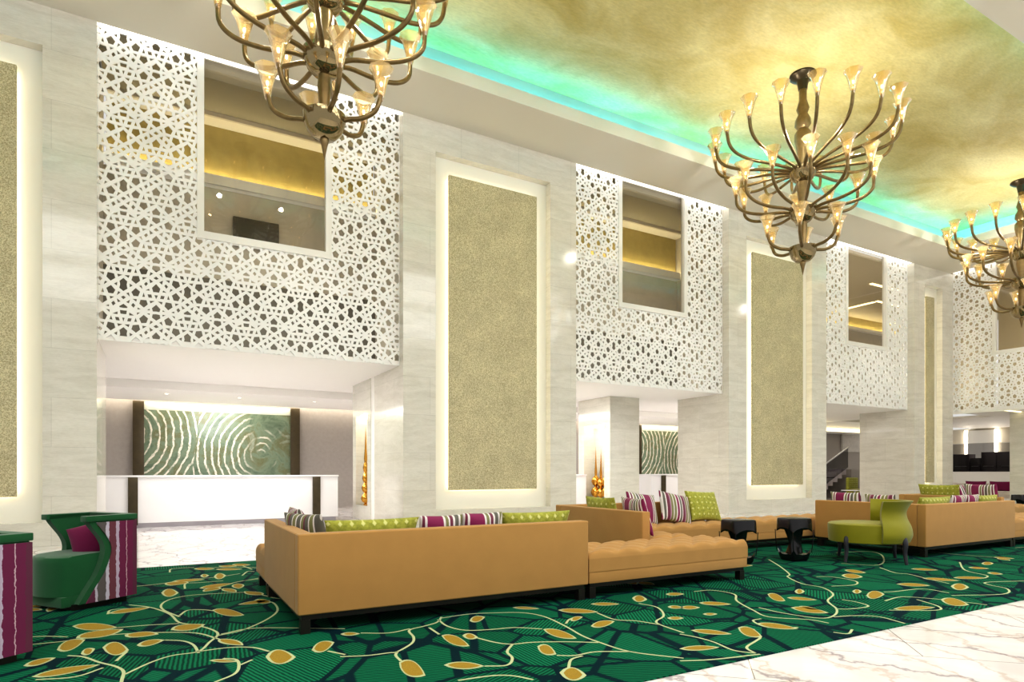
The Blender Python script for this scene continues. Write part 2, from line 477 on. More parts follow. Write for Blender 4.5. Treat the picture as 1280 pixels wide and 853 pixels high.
VINES= [[(-0.24,6.54),(-0.07,6.32),(0.07,5.95),(0.13,5.59),(0.23,5.44),(0.33,5.24),(0.37,5.04),(0.3,4.83),(0.22,4.62),(0.07,4.6),(-0.05,4.5),(-0.18,4.31)],[(0.14,5.8),(0.03,6.14),(0.01,6.4),(0.08,6.63),(0.24,6.75),(0.47,6.73),(0.83,6.64)],[(0.14,5.85),(0.21,6.04),(0.33,5.99),(0.43,5.86)],[(-0.28,5.63),(-0.06,5.6),(0.13,5.54)],[(0.37,5.0),(0.54,5.08),(0.75,5.35),(0.88,5.66),(0.89,6.03),(0.78,6.09)],[(0.22,4.58),(0.2,4.81),(0.14,4.96),(0.03,5.05)],[(0.22,4.62),(0.41,4.62),(0.55,4.54),(0.63,4.39)],[(1.05,4.07),(0.97,4.21)],[(-0.52,4.93),(-0.43,4.85),(-0.33,4.66),(-0.24,4.52),(-0.19,4.38),(-0.19,4.19),(-0.19,3.96)],[(-0.99,5.64),(-0.78,5.61),(-0.69,5.57),(-0.58,5.49)],[(0.27,3.9),(0.38,4.0),(0.42,4.14),(0.42,4.3),(0.35,4.37)],[(0.43,4.17),(0.51,4.25)],[(-0.38,6.2),(-0.37,6.37),(-0.27,6.37),(-0.07,6.32)],[(0.22,7.16),(0.24,7.49),(0.37,7.48),(0.6,7.48)],[(0.39,5.03),(0.65,5.09),(1.22,4.74)],[(-0.62,4.45),(-0.43,4.4),(-0.3,4.52)],[(-0.24,4.64),(-0.22,4.73),(-0.19,4.85)],[(0.1,8.42),(0.13,8.71),(0.37,8.7)],[(0.82,7.75),(0.91,8.03),(0.98,7.99)],[(1.01,4.04),(1.17,3.98),(1.31,3.97),(1.37,3.97),(1.52,4.11),(1.59,4.26),(1.63,4.46),(1.77,4.52),(1.91,4.59),(2.01,4.74)],[(1.37,3.97),(1.33,3.89),(1.32,3.76)],[(1.95,4.67),(1.93,4.43),(2.0,4.25),(2.17,4.18),(2.36,4.14),(2.52,4.0)],[(1.79,4.46),(1.78,4.24)],[(1.29,4.56),(1.47,4.46),(1.65,4.5)],[(1.99,4.7),(2.25,4.72),(2.47,4.65),(2.67,4.54),(2.75,4.33),(2.72,3.98),(2.67,3.7),(2.67,3.5),(2.71,3.21),(2.91,2.93)],[(2.77,4.05),(2.87,4.15),(2.98,4.2)],[(1.98,4.01),(2.04,3.84),(2.12,3.75),(2.27,3.72),(2.49,3.61),(2.66,3.49)],[(2.12,3.75),(2.0,3.61),(1.96,3.47),(1.86,3.36),(1.73,3.41)],[(2.24,3.38),(2.34,3.32),(2.51,3.32),(2.71,3.21)],[(2.16,3.13),(2.27,3.26),(2.38,3.29)],[(3.37,3.39),(3.39,3.66),(3.45,3.77),(3.63,3.88),(3.8,4.14),(3.77,4.35)],[(3.21,4.23),(3.19,3.97),(3.31,3.85),(3.39,3.66)],[(1.48,3.25),(1.68,3.23),(1.79,3.17),(1.86,3.05)],[(7.19,5.66),(6.8,5.19),(6.37,4.73),(6.19,4.62),(5.95,4.27),(5.93,4.02),(5.7,3.75),(5.36,3.58),(5.11,3.33),(4.86,3.19),(4.67,3.19),(4.57,3.46),(4.57,3.7)],[(4.62,4.51),(4.83,4.47),(4.86,4.22),(4.63,3.99),(4.44,3.65),(4.35,3.42),(4.55,3.2),(4.58,3.05)],[(3.32,3.38),(3.36,3.26),(3.37,3.1),(3.33,2.9),(3.4,2.78)],[(3.4,2.78),(3.46,2.9),(3.65,2.98),(3.77,3.04),(3.91,3.22)],[(2.85,2.9),(3.05,2.82),(3.41,2.75)],[(4.25,3.08),(4.05,3.19),(4.12,3.39),(4.24,3.41)],[(6.47,4.46),(6.62,4.38),(6.6,4.09),(6.37,3.95),(6.08,4.02)],[(4.81,3.16),(5.01,3.1),(5.14,2.98),(5.09,2.75)],[(5.53,3.55),(5.54,3.41),(5.46,3.26),(5.23,3.27),(5.11,3.33)],[(5.82,3.32),(6.14,3.35),(6.29,3.19),(6.4,2.93),(6.44,2.77)],[(5.46,3.08),(5.81,2.88),(6.0,2.96),(6.14,3.21)],[(6.75,3.23),(6.75,3.47),(6.36,3.53),(6.24,3.57)],[(6.63,3.15),(7.14,2.94),(7.5,3.05),(7.6,3.25),(7.76,3.34),(8.21,3.18)],[(7.79,4.51),(7.54,4.18),(7.58,4.05),(7.41,3.73),(7.32,3.5)],[(8.65,5.64),(9.21,5.5),(8.94,5.14),(8.01,4.64),(7.7,4.95)],[(9.17,4.26),(8.48,3.88),(8.26,3.56),(8.03,3.48)],[(4.35,2.86),(4.4,2.78),(4.55,2.84)]]
LEAVES= [[-0.59,5.85,-0.28,5.63,-0.43,5.61,-0.44,5.88],[-0.6,5.12,-0.46,5.34,-0.51,5.08,-0.56,5.38],[-0.34,5.04,-0.18,4.88,-0.25,4.78,-0.26,5.15],[-0.45,4.93,-0.38,5.03,-0.4,4.89,-0.43,5.07],[-0.73,4.8,-0.58,4.91,-0.64,4.78,-0.67,4.93],[-0.65,4.52,-0.32,4.6,-0.48,4.48,-0.5,4.64],[-0.14,4.99,0.03,5.05,-0.06,4.93,-0.06,5.11],[0.01,7.03,0.16,6.95,0.08,6.77,0.09,7.23],[0.59,4.27,0.76,4.17,0.65,4.06,0.7,4.4],[0.88,4.28,1.06,4.4,0.95,4.21,0.99,4.47],[0.39,5.94,0.61,5.6,0.49,5.63,0.52,5.91],[-0.38,6.23,-0.07,6.32,-0.22,6.19,-0.24,6.37],[0.36,8.58,0.59,8.45,0.47,8.41,0.48,8.62],[0.53,7.81,0.66,7.84,0.58,7.61,0.61,8.06],[0.35,7.12,0.68,7.25,0.5,7.07,0.51,7.3],[0.12,7.71,0.43,7.67,0.27,7.6,0.27,7.79],[0.59,8.4,0.88,8.26,0.72,8.24,0.74,8.43],[0.8,8.71,1.01,8.59,0.89,8.54,0.91,8.76],[0.75,6.18,0.89,6.03,0.8,6.0,0.84,6.22],[0.27,4.36,0.43,4.25,0.35,4.27,0.35,4.35],[0.4,7.95,0.49,7.94,0.44,7.82,0.45,8.07],[1.3,3.74,1.35,3.42,1.26,3.46,1.39,3.7],[1.78,4.2,1.84,3.85,1.76,3.92,1.87,4.12],[1.91,4.12,1.99,4.02,1.92,4.0,1.99,4.15],[2.15,4.5,2.32,4.56,2.2,4.44,2.27,4.63],[2.52,3.99,2.59,3.65,2.49,3.73,2.62,3.89],[2.24,3.62,2.25,3.4,2.18,3.43,2.32,3.6],[1.52,3.55,1.73,3.41,1.6,3.41,1.66,3.55],[2.06,3.08,2.17,2.96,2.05,2.92,2.19,3.12],[2.89,3.89,3.15,3.92,2.96,3.82,3.08,3.99],[2.98,4.48,3.24,4.25,3.06,4.29,3.17,4.44],[3.87,4.56,3.95,4.44,3.81,4.39,4.02,4.62],[3.37,4.54,3.6,4.41,3.45,4.42,3.53,4.53],[2.68,2.84,2.83,2.85,2.71,2.78,2.81,2.9],[2.86,4.12,3.02,4.17,2.9,4.09,2.97,4.21],[2.69,4.76,2.87,4.6,2.75,4.64,2.81,4.73],[4.28,4.55,4.44,4.46,4.3,4.45,4.42,4.56],[3.89,4.11,4.0,4.02,3.9,4.02,3.99,4.12],[3.59,3.8,3.71,3.73,3.61,3.72,3.69,3.8],[1.15,4.6,1.28,4.54,1.2,4.52,1.23,4.62],[5.14,4.06,5.02,3.77,4.95,3.82,5.22,4.01],[5.49,4.02,5.58,3.97,5.43,3.92,5.65,4.08],[5.91,3.55,6.13,3.5,5.83,3.42,6.22,3.65],[5.99,3.74,6.07,3.69,5.93,3.65,6.14,3.78],[5.54,3.09,5.92,2.94,5.64,2.97,5.83,3.07],[6.33,3.1,6.3,2.85,6.14,2.9,6.5,3.06],[7.16,3.41,7.25,3.28,7.0,3.25,7.42,3.44],[6.8,3.76,7.01,3.53,6.81,3.59,7.01,3.69],[4.07,3.32,4.21,3.05,4.07,3.13,4.21,3.24],[3.47,3.42,3.65,3.19,3.51,3.26,3.62,3.35],[3.04,3.1,3.3,2.99,3.13,3.0,3.22,3.09],[3.84,3.3,3.78,3.03,3.7,3.09,3.92,3.24],[4.81,3.56,4.91,3.27,4.77,3.35,4.96,3.48],[4.92,3.56,4.94,3.37,4.88,3.43,4.98,3.5],[6.81,4.38,6.93,4.2,6.72,4.19,7.03,4.39],[7.21,4.6,7.24,4.35,7.11,4.4,7.34,4.54],[7.76,3.67,8.05,3.47,7.81,3.53,8.01,3.62],[7.42,3.82,7.6,3.53,7.42,3.63,7.61,3.72],[8.02,4.26,8.2,4.04,8.02,4.1,8.2,4.19],[9.28,4.06,9.42,3.98,9.19,3.95,9.52,4.09],[3.97,4.04,4.12,3.95,3.99,3.94,4.1,4.05],[4.26,4.1,4.47,3.91,4.3,3.95,4.42,4.06],[3.95,3.76,4.06,3.7,3.97,3.69,4.04,3.76],[5.16,3.86,5.31,3.65,5.17,3.71,5.3,3.8],[8.75,3.97,8.86,3.79,8.71,3.84,8.9,3.92],[8.48,3.65,8.53,3.51,8.42,3.54,8.6,3.62]]

# ------------------------------------------------------------------ setting
H_SOF, H_LIP, H_CEIL, H_LOW = 8.68, 8.955, 9.42, 3.44
Y_COL, Y_SCR = 12.4, 12.63
COLS = [(-5.3, -.913), (4.4, 8.78), (14.06, 18.5), (23.55, 26.2)]
BAYS = [(-.913, 4.4), (8.78, 14.06), (18.5, 23.55)]
X_END = 26.2

struct('floor', MB().box(-9, -7, -.12, 42, 26, 0), 'marble', 'white marble floor with brown veins')

# carpet: pile, vines and leaves in one mesh
mb = MB()
mb.box(-6, 2.73, .0, 22.2, 9.0, .008)
mb.mi = 1
def ribbon(pts, w=.0095, z=.0095, n=5):
    P = smooth_path([(x, y, z) for x, y in pts], n)
    prev = None
    for i, p in enumerate(P):
        t = (P[min(i + 1, len(P) - 1)] - P[max(i - 1, 0)])
        t.z = 0
        if t.length < 1e-6: continue
        t.normalize()
        nn = Vector((-t.y, t.x, 0)) * w
        cur = (mb.bm.verts.new(p + nn), mb.bm.verts.new(p - nn))
        if prev: mb.face([prev[0], prev[1], cur[1], cur[0]])
        prev = cur
def leaf(s, e, a, b):
    s, e, a, b = [Vector((q[0], q[1], 0)) for q in (s, e, a, b)]
    mid = (s + e) / 2
    da, db = a - mid, b - mid
    ax = (e - s)
    L = ax.length
    W = max(da.length, .02)
    for z, mi, k in ((.0100, 1, 1.0), (.0112, 2, 0)):
        mb.mi = mi
        kl = 1.0 if k else max(.5, 1 - .05 / max(L, .05))
        kw = 1.0 if k else max(.35, 1 - .017 / W)
        up, dn = [], []
        N = 9
        for i in range(1, N):
            t = i / N
            h = math.sin(PI * t ** .85) ** .8 * (1.0 if k or True else 1)
            c = mid + ax * (t - .5) * kl
            up.append(c + da * h * kw); dn.append(c + db * h * kw)
        loop = [mid - ax * .5 * kl] + up + [mid + ax * .5 * kl] + dn[::-1]
        mb.face([mb.bm.verts.new((p.x, p.y, z)) for p in loop])
    mb.mi = 1
for v in VINES:
    if len(v) > 1: ribbon([p for p in v])
def inside(x, y): return 2.8 < y < 8.95 and -5.9 < x < 22.1
for L_ in LEAVES:
    s, e, a, b = [(L_[i], L_[i + 1]) for i in (0, 2, 4, 6)]
    if all(inside(*q) for q in (s, e, a, b)): leaf(s, e, a, b)
def random_vine(x, y, a):
    pts = [(x, y)]
    bend = random.uniform(-.9, .9)
    for k in range(7):
        a += bend * .55 + random.uniform(-.2, .2)
        if random.random() < .3: bend = -bend
        x += .3 * math.cos(a); y += .3 * math.sin(a)
        if not (2.95 < y < 8.8 and -5.8 < x < 22): break
        pts.append((x, y))
        if random.random() < .55:
            b = a + random.choice((-1, 1)) * random.uniform(.5, 1.2)
            put_leaf(x + .1 * math.cos(b), y + .1 * math.sin(b), b)
    if len(pts) > 2:
        ribbon(pts)
        put_leaf(pts[-1][0], pts[-1][1], a)
def put_leaf(x, y, b):
    L, W = random.uniform(.2, .34), random.uniform(.05, .12)
    e = (x + L * math.cos(b), y + L * math.sin(b))
    c = ((x + e[0]) / 2, (y + e[1]) / 2)
    nx, ny = -math.sin(b), math.cos(b)
    A = (c[0] + nx * W, c[1] + ny * W); B = (c[0] - nx * W, c[1] - ny * W)
    if all(2.85 < q[1] < 8.9 for q in (e, A, B)): leaf((x, y), e, A, B)
for k in range(46):
    random_vine(random.uniform(9.3, 22), random.uniform(3.1, 8.8), random.uniform(0, 2 * PI))
for k in range(26):
    x, y = random.uniform(-5.8, 9), random.uniform(6.6, 8.8)
    random_vine(x, y, random.uniform(0, 2 * PI))
for k in range(12):
    random_vine(random.uniform(-5.8, -1.1), random.uniform(3.1, 6.5), random.uniform(0, 2 * PI))
o = mb.build('carpet', ['carpet', 'vine', 'leaf'], None, 0)
tag(o, 'large dark green carpet with cream vines and gold leaves laid on the marble floor', 'carpet')

# columns with a recessed niche
def column(x0, x1, n0, n1):
    mb = MB()
    zb, zt = .38, 8.04
    yt = 12.9
    mb.box(x0, Y_COL, 0, n0, yt, H_SOF); mb.box(n1, Y_COL, 0, x1, yt, H_SOF)
    mb.box(n0, Y_COL, 0, n1, yt, zb); mb.box(n0, Y_COL, zt, n1, yt, H_SOF)
    mb.box(x0, yt, 0, x1, 14.4, H_LOW + .05)
    struct('wall_column', mb, 'stone')
    mb = MB()
    mb.box(n0, Y_COL + .2, zb, n1, Y_COL + .26, zt)
    struct('wall_niche', mb, 'niche')
    if n0 < 20: struct('wall_gallery', MB().box(x0 + .05, 12.95, H_LOW + .1, x1 - .05, 14.62, 8.9), 'gallery_grey')
NICHES = [(-4.57, -1.64), (5.125, 8.04), (14.79, 17.77), (24.25, 25.45)]
for (x0, x1), (n0, n1) in zip(COLS, NICHES): column(x0, x1, n0, n1)
PANEL_LABELS = ['gold speckled wall panel at the left edge, cut by the picture frame, behind the striped armchairs',
                'widest fully visible gold speckled wall panel, between the first two lattice screens',
                'gold speckled wall panel in the pale column between second and third lattice screens',
                'very narrow gold speckled wall panel in the corner column']
for i, (n0, n1) in enumerate(NICHES):
    m = .34
    a, b = n0 + m, n1 - m
    if i == 3: a, b = 24.5, 25.02
    t = thing('wall_panel', PANEL_LABELS[i], 'wall panel', ((a + b) / 2, Y_COL + .2, .80))
    w = (b - a) / 2
    MB().box(-w, -.14, 0, w, -.07, 6.85, .012).build('panel', 'gold_panel', t)
    for q in ((-w + .03, -.07, .05, -w + .07, -.035, 6.8), (w - .07, -.07, .05, w - .03, -.035, 6.8),
              (-w + .08, -.07, .03, w - .08, -.035, .07), (-w + .08, -.07, 6.78, w - .08, -.035, 6.82)):
        MB().box(*q).build('light_strip', 'led_warm' , t, 0)
    MB().box(-w * .6, -.07, .3, w * .6, 0.0, 6.5).build('backing_frame', 'white', t, 0)

# soffits, coves and the gold ceiling
sof = MB().box(-9, 10.95, H_SOF, 23.2, Y_COL + .02, H_LIP)
struct('ceiling_soffit', sof, 'soffit')
struct('ceiling_soffit', MB().box(-9, 11.3, H_LIP + .002, 23.6, 12.75, 9.7), 'cove_paint')
struct('ceiling_soffit', MB().box(23.2, -7, H_SOF, X_END - .2, Y_COL + .02, H_LIP), 'soffit')
struct('ceiling_soffit', MB().box(23.75, -7, H_LIP + .002, X_END + .3, 12.75, 9.7), 'soffit')
struct('ceiling_soffit', MB().box(-9, -7, H_SOF, 23.2, 5.1, H_LIP), 'soffit')
struct('ceiling_soffit', MB().box(-9, -7, H_LIP + .002, 23.75, 4.55, 9.7), 'soffit')
struct('ceiling', MB().box(-9, 4.55, H_CEIL, 23.75, 11.3, 9.7), 'ceil_gold', 'mottled gold ceiling')
for (x0, x1) in COLS[:3]:
    struct('ceiling_soffit', MB().box(x0, Y_COL + .02, H_SOF, x1, 12.75, H_LIP), 'soffit')
tag(MB().box(-9, 11.1, H_LIP + .005, 23.3, 11.18, H_LIP + .05).build('cove_light', 'teal', None, 0), 'turquoise cove light strip along the ceiling edge above the columns', 'light strip')
tag(MB().box(23.45, 4.8, H_LIP + .005, 23.53, 11.1, H_LIP + .05).build('cove_light', 'teal', None, 0), 'turquoise cove light strip at the far end of the gold ceiling', 'light strip')
tag(MB().box(-9, 4.75, H_LIP + .005, 23.3, 4.83, H_LIP + .05).build('cove_light', 'teal', None, 0), 'turquoise cove light strip at the top right corner beside the near ceiling edge', 'light strip')
SLOT = ['white ceiling light slot above the nearest lattice screen, behind the nearest chandelier', 'white ceiling light slot above the second lattice screen',
        'white ceiling light slot above the third lattice screen']
for (x0, x1), lb in zip(BAYS, SLOT):
    tag(MB().box(x0 + .02, Y_COL + .05, H_SOF + .03, x1 - .02, Y_COL + .20, H_SOF + .10).build('ceiling_light', 'led_slot', None, 0), lb, 'ceiling light')
    struct('trim', MB().box(x0, Y_COL + .02, H_SOF + .14, x1, Y_SCR + .2, H_SOF + .2), 'white')
tag(MB().box(X_END - .17, 7.0, H_SOF + .03, X_END - .05, 12.35, H_SOF + .10).build('ceiling_light', 'led_slot', None, 0), 'white ceiling light slot above the lattice screen on the end wall', 'ceiling light')

# lattice screens
PX, PZ, Z0 = .979, .85, 4.425
def clip(poly, axis, lim, keep_less):
    out = []
    n = len(poly)
    for i in range(n):
        p, q = poly[i], poly[(i + 1) % n]
        pin = (p[axis] < lim) == keep_less
        qin = (q[axis] < lim) == keep_less
        if pin: out.append(p)
        if pin != qin:
            t = (lim - p[axis]) / (q[axis] - p[axis])
            out.append((p[0] + (q[0] - p[0]) * t, p[1] + (q[1] - p[1]) * t))
    return out
def area(p): return .5 * sum(p[i][0] * p[(i + 1) % len(p)][1] - p[(i + 1) % len(p)][0] * p[i][1] for i in range(len(p)))
CELL = []
HALF = PX / 2
for h in LAT_SIDE:
    pts = [(x / 1000, z / 1000) for x, z in h]
    CELL.append(pts); CELL.append([(-x, z) for x, z in pts])
for h in LAT_A:
    pts = [(x / 1000, z / 1000) for x, z in h]
    CELL.append(pts + [(-x, z) for x, z in pts[1:-1][::-1]])
for h in LAT_B:
    pts = [(min(x / 1000, HALF), z / 1000) for x, z in h]
    pts[0] = (HALF, pts[0][1]); pts[-1] = (HALF, pts[-1][1])
    CELL.append(pts + [(PX - x, z) for x, z in pts[1:-1][::-1]])
def lattice(W, z0, z1, oa, ob, oz, phase, th, fn):
    """plate of width W with a window from oa to ob above oz, holes cut by the star pattern"""
    verts, faces = [], []
    def add(poly):
        if area(poly) < 0: poly = poly[::-1]
        i = len(verts); verts.extend([Vector(p) for p in poly]); faces.append(list(range(i, i + len(poly))))
    add([(0, z0), (W, z0), (W, z1), (0, z1)])
    add([(oa, oz), (ob, oz), (ob, z1 - .004), (oa, z1 - .004)])
    e = .006
    for i in range(-1, int(W / PX) + 3):
        for j in range(-3, 8):
            for h in CELL:
                mx = sum(q[0] for q in h) / len(h); mz = sum(q[1] for q in h) / len(h)
                gr = 1.05 if len(h) > 4 else 1.14
                p = [(mx + (x - mx) * gr + phase + i * PX, mz + (z - mz) * gr + Z0 + j * PZ) for x, z in h]
                p = clip(p, 0, W - e, True); p = clip(p, 0, e, False) if p else p
                p = clip(p, 1, z1 - .012, True) if p else p
                p = clip(p, 1, z0 + e, False) if p else p
                if len(p) < 3: continue
                cx = sum(q[0] for q in p) / len(p); cz = sum(q[1] for q in p) / len(p)
                if max(q[1] for q in p) > oz - e and max(q[0] for q in p) > oa - e and min(q[0] for q in p) < ob + e:
                    if cz < oz: p = clip(p, 1, oz - e, True)
                    elif cx < oa: p = clip(p, 0, oa - e, True)
                    elif cx > ob: p = clip(p, 0, ob + e, False)
                    else: continue
                if len(p) < 3 or abs(area(p)) < 1.5e-4: continue
                add(p)
    ov, oe, of, _, _, orf = geometry.delaunay_2d_cdt(verts, [], faces, 0, 1e-6)
    mb = MB()
    keep = [f for f, r in zip(of, orf) if r and max(r) == 0]
    cnt = {}
    for f in keep:
        for k in range(len(f)):
            a, b = f[k], f[(k + 1) % len(f)]
            cnt[(a, b)] = 1
    F = {}; B = {}
    for f in keep:
        for v in f:
            if v not in F:
                F[v] = mb.bm.verts.new(fn(ov[v].x, ov[v].y, 0)); B[v] = mb.bm.verts.new(fn(ov[v].x, ov[v].y, th))
    for f in keep:
        mb.face([F[v] for v in f]); mb.face([B[v] for v in f[::-1]])
    for (a, b) in cnt:
        if (b, a) not in cnt:
            mb.face([F[b], F[a], B[a], B[b]])
    return mb
SCR_LABELS = ['largest white star-pattern lattice screen above the reception desk, behind the nearest chandelier',
              'second white lattice screen, between the first fully visible column and the next',
              'third white lattice screen, above the staircase opening',
              'white lattice screen on the end wall at right, behind the farthest chandelier']
def screen(i, org, W, oa, ob, oz, phase, fn, rz):
    t = thing('lattice_screen', SCR_LABELS[i], 'screen', org, rz)
    mb = lattice(W, H_LOW, H_SOF + .13, oa - .06, ob + .06, oz - .07, phase, .025, lambda u, v, q: (u, q, v))
    mb.build('lattice_panel', 'lattice', t, 0, recalc=False)
    f = .115
    fm = MB()
    fm.box(oa - f, -.03, oz - f * 1.15, oa, .1, H_SOF + .125); fm.box(ob, -.03, oz - f * 1.15, ob + f, .1, H_SOF + .125)
    fm.box(oa, -.03, oz - f * 1.15, ob, .1, oz)
    fm.build('opening_frame', 'white', t, 0)
    MB().slab([(oa, oz), (ob, oz), (ob, H_SOF + .12), (oa, H_SOF + .12)], lambda u, v, q: (u, .05, v), 0, 0).build('glass_pane', 'mirror_glass', t, 0)
for i, (x0, x1) in enumerate(BAYS):
    W = x1 - x0
    c = W / 2 + .04
    screen(i, (x0, Y_SCR, 0), W, c - 1.085, c + 1.085, 5.57, -.5486 + .913, None, 0)
screen(3, (X_END, 12.4, 0), 6.4, 1.4, 4.0, 5.55, .3, None, -PI / 2)

# gallery rooms behind the screens
for i, (x0, x1) in enumerate(BAYS):
    yb = 14.5 if i < 2 else 18.0
    struct('wall_gallery', MB().box(x0 - .3, yb, 5.25, x1 + .3, yb + .1, 7.2), 'gallery_grey')
    struct('wall_gallery', MB().box(x0 - .3, yb - .01, H_LOW + .1, x1 + .3, yb + .1, 5.25), 'gallery_shaded')
    if i < 2:
        struct('wall_gallery', MB().box(x0, yb, 7.2, x1, yb + .1, 8.5), 'gallery_gold')
        struct('trim', MB().box(x0, yb - .2, 7.16, x1, yb, 7.27, .0), 'white')
        struct('trim', MB().box(x0, yb - .22, 7.16, x1, yb - .18, 7.36), 'white')
        tag(MB().box(x0, yb - .14, 7.275, x1, yb - .10, 7.295).build('ledge_light', 'ledge_led', None, 0),
            'thin warm light line on the ledge seen through the window of the %s lattice screen' % ('nearest' if i == 0 else 'second'), 'light strip')
        struct('ceiling_gallery', MB().box(x0, Y_SCR + .2, 8.5, x1, 14.0, 8.9), 'gallery_ceil')
        struct('ceiling_gallery', MB().box(x0, 14.0, 8.42, x1, 14.06, 8.9), 'gallery_grey')
        struct('ceiling_gallery', MB().box(x0, 14.06, 8.46, x1, yb + .1, 8.9), 'soffit')
    else:
        struct('wall_gallery', MB().box(x0 - .3, yb, 7.2, x1 + 12, yb + .1, 8.0), 'gallery_grey')
        struct('wall_gallery', MB().box(x1 + .3, yb, H_LOW + .1, x1 + 12, yb + .1, 7.2), 'gallery_grey')
        struct('wall_gallery', MB().box(x0, yb, 8.1, x1 + 12, yb + .1, 8.75), 'gallery_gold')
        struct('trim', MB().box(x0, yb - .2, 7.95, x1 + 12, yb, 8.09), 'white')
        struct('ceiling_gallery', MB().box(x0, Y_SCR + .2, 8.6, x1 + 12, yb + .1, 8.75), 'gallery_beige')
        for k, (xa, ya, xb, yb2) in enumerate([(24.3, 14.35, 27.6, 14.47), (27.0, 15.7, 31.5, 15.82), (27.0, 15.9, 27.15, 17.6)]):
            tag(MB().box(xa, ya, 8.57, xb, yb2, 8.598).build('ceiling_light', 'led_soft', None, 0), 'thin line light in the ceiling seen through the third lattice screen window', 'ceiling light', 'line lights behind the third screen')
        tag(MB().box(x0 + .1, yb - .14, 8.095, x1 + 12, yb - .1, 8.11).build('ledge_light', 'ledge_led', None, 0), 'bright ledge light line seen through the window of the third lattice screen', 'light strip')
t = thing('television', 'dark flat screen on the grey wall seen through the nearest screen window', 'television', (1.81, 14.46, 6.30))
MB().box(-.46, -.06, -.30, .46, -.02, .32, .01).build('screen_face', 'dark_screen', t, 0)
MB().box(-.2, -.02, -.2, .2, .035, .2).build('wall_bracket', 'black_base', t, 0)
struct('wall_gallery', MB().box(26.25, 12.45, 3.6, 29.6, 12.55, 9), 'gallery_beige')
struct('trim', MB().box(X_END - .02, 5.5, H_LOW - .06, X_END + .06, 12.4, H_LOW - .002), 'white')
struct('wall_end_gallery', MB().box(29.5, 5, 3.6, 29.6, 12.3, 9), 'gallery_beige')
struct('ceiling_gallery', MB().box(X_END + .2, 5, 8.8, 29.6, 12.4, 8.9), 'gallery_beige')

# lobby behind the bays
struct('ceiling_lobby', MB().box(-9, Y_SCR + .03, H_LOW, X_END + .05, 17.66, H_LOW + .1), 'ceil_low')
struct('ceiling_lobby', MB().box(-9, 17.66, 3.24, X_END + 8, 20.65, H_LOW + .1), 'ceil_low')
struct('ceiling_lobby', MB().box(-9, 20.65, 3.5, X_END + 8, 21.1, 3.6), 'white')
tag(MB().box(-9, 20.7, 3.44, 24, 20.85, 3.48).build('cove_light', 'led', None, 0), 'white cove light washing the mauve wall behind the reception desks', 'light strip')
struct('wall_back', MB().box(-9, 21, 0, 24.0, 21.12, 3.5), 'plum_wall')
for k, (x, y) in enumerate([(.15, 18.6), (1.9, 18.6), (3.9, 18.6), (12.2, 18.6), (16.5, 18.6)]):
    t = thing('downlight', ['small round ceiling downlight above the left part of the nearest reception desk', 'small round ceiling downlight above the middle of the nearest reception desk',
                            'small round ceiling downlight left of the gold ornament niche', 'small round ceiling downlight behind the second column', 'small round ceiling downlight in front of the second stone artwork'][k], 'ceiling light', (x, y, 3.24))
    MB().lathe([(.05, -.012), (.075, -.012), (.08, 0)], seg=16, cap=False).build('trim_ring', 'white', t)
    MB().lathe([(.0, -.004), (.055, -.004)], seg=16, cap=False).build('lamp_face', 'led', t)

# reception desks
def desk(x0, x1, y, label):
    t = thing('reception_desk', label, 'desk', ((x0 + x1) / 2, y, 0))
    w = (x1 - x0) / 2
    MB().box(-w, 0, .1, w, .75, 1.08, .008).build('counter_body', 'desk_white', t)
    MB().box(-w - .01, -.03, 1.08, w + .01, .78, 1.12, .006).build('counter_top', 'desk_white', t)
    MB().box(-w + .04, .05, 0, w - .04, .7, .1).build('plinth', 'plinth', t, 0)
    for s in (-1, 1):
        MB().box(s * (w - .52) - .09, -.045, .06, s * (w - .52) + .09, -.001, 1.078, .004).build('corner_post', 'post', t)
desk(-1.02, 3.82, 15.5, 'long white reception desk with two dark posts under the nearest lattice screen')
desk(6.6, 11.42, 15.6, 'white reception desk mostly hidden, its right end showing beside the gold ornaments behind the sofas')
desk(14.05, 18.9, 15.6, 'white reception desk whose left end shows in front of the second green stone artwork')
# artworks
def artwork(xc, label):
    t = thing('stone_artwork', label, 'artwork', (xc, 21.0, 0))
    MB().box(-2.02, -.08, .9, 2.02, -.005, 3.0, .004).build('stone_panel', 'art', t)
    MB().box(-2.02, -.085, 3.0, 2.02, -.005, 3.22, .004).build('top_band', 'art_top', t)
    for s in (-1, 1):
        MB().box(s * 2.16 - .14, -.16, 0, s * 2.16 + .14, -.001, 3.235, .004).build('post', 'post', t)
# art coordinates are centred on the panel
    for c in t.children:
        if c.name.startswith('stone_panel'):
            c.data.transform(Matrix.Translation((0, 0, -2.0))); c.location = (0, 0, 2.0)
artwork(1.62, 'green stone artwork with pale curved rings between dark posts, behind the nearest reception desk')
artwork(20.25, 'green stone artwork with pale rings partly seen through the second bay, behind the lime cushions')

# ornament piers
def pier(x0, x1, y0, y1, n):
    mb = MB()
    mb.box(x0 + .45, y0, 0, x1, y1, H_LOW)
    ya, yb, za, zb = y0 + .28, y1 - .28, .36, 2.62
    mb.box(x0, y0, 0, x0 + .45, ya, H_LOW); mb.box(x0, yb, 0, x0 + .45, y1, H_LOW)
    mb.box(x0, ya, 0, x0 + .45, yb, za); mb.box(x0, ya, zb, x0 + .45, yb, H_LOW)
    struct('wall_pier', mb, 'stone_low')
    return ya, yb
struct('wall_pier', MB().box(4.405, 14.38, 0, 4.7, 14.67, H_LOW), 'white')
ya, yb = pier(4.39, 5.9, 14.66, 16.25, 1)
pier(11.6, 12.72, 14.66, 16.25, 3)
def niche_light(x, lb):
    tag(MB().box(x + .12, 14.98, 2.57, x + .3, 15.93, 2.61).build('niche_light', 'niche_led', None, 0), lb, 'light strip')
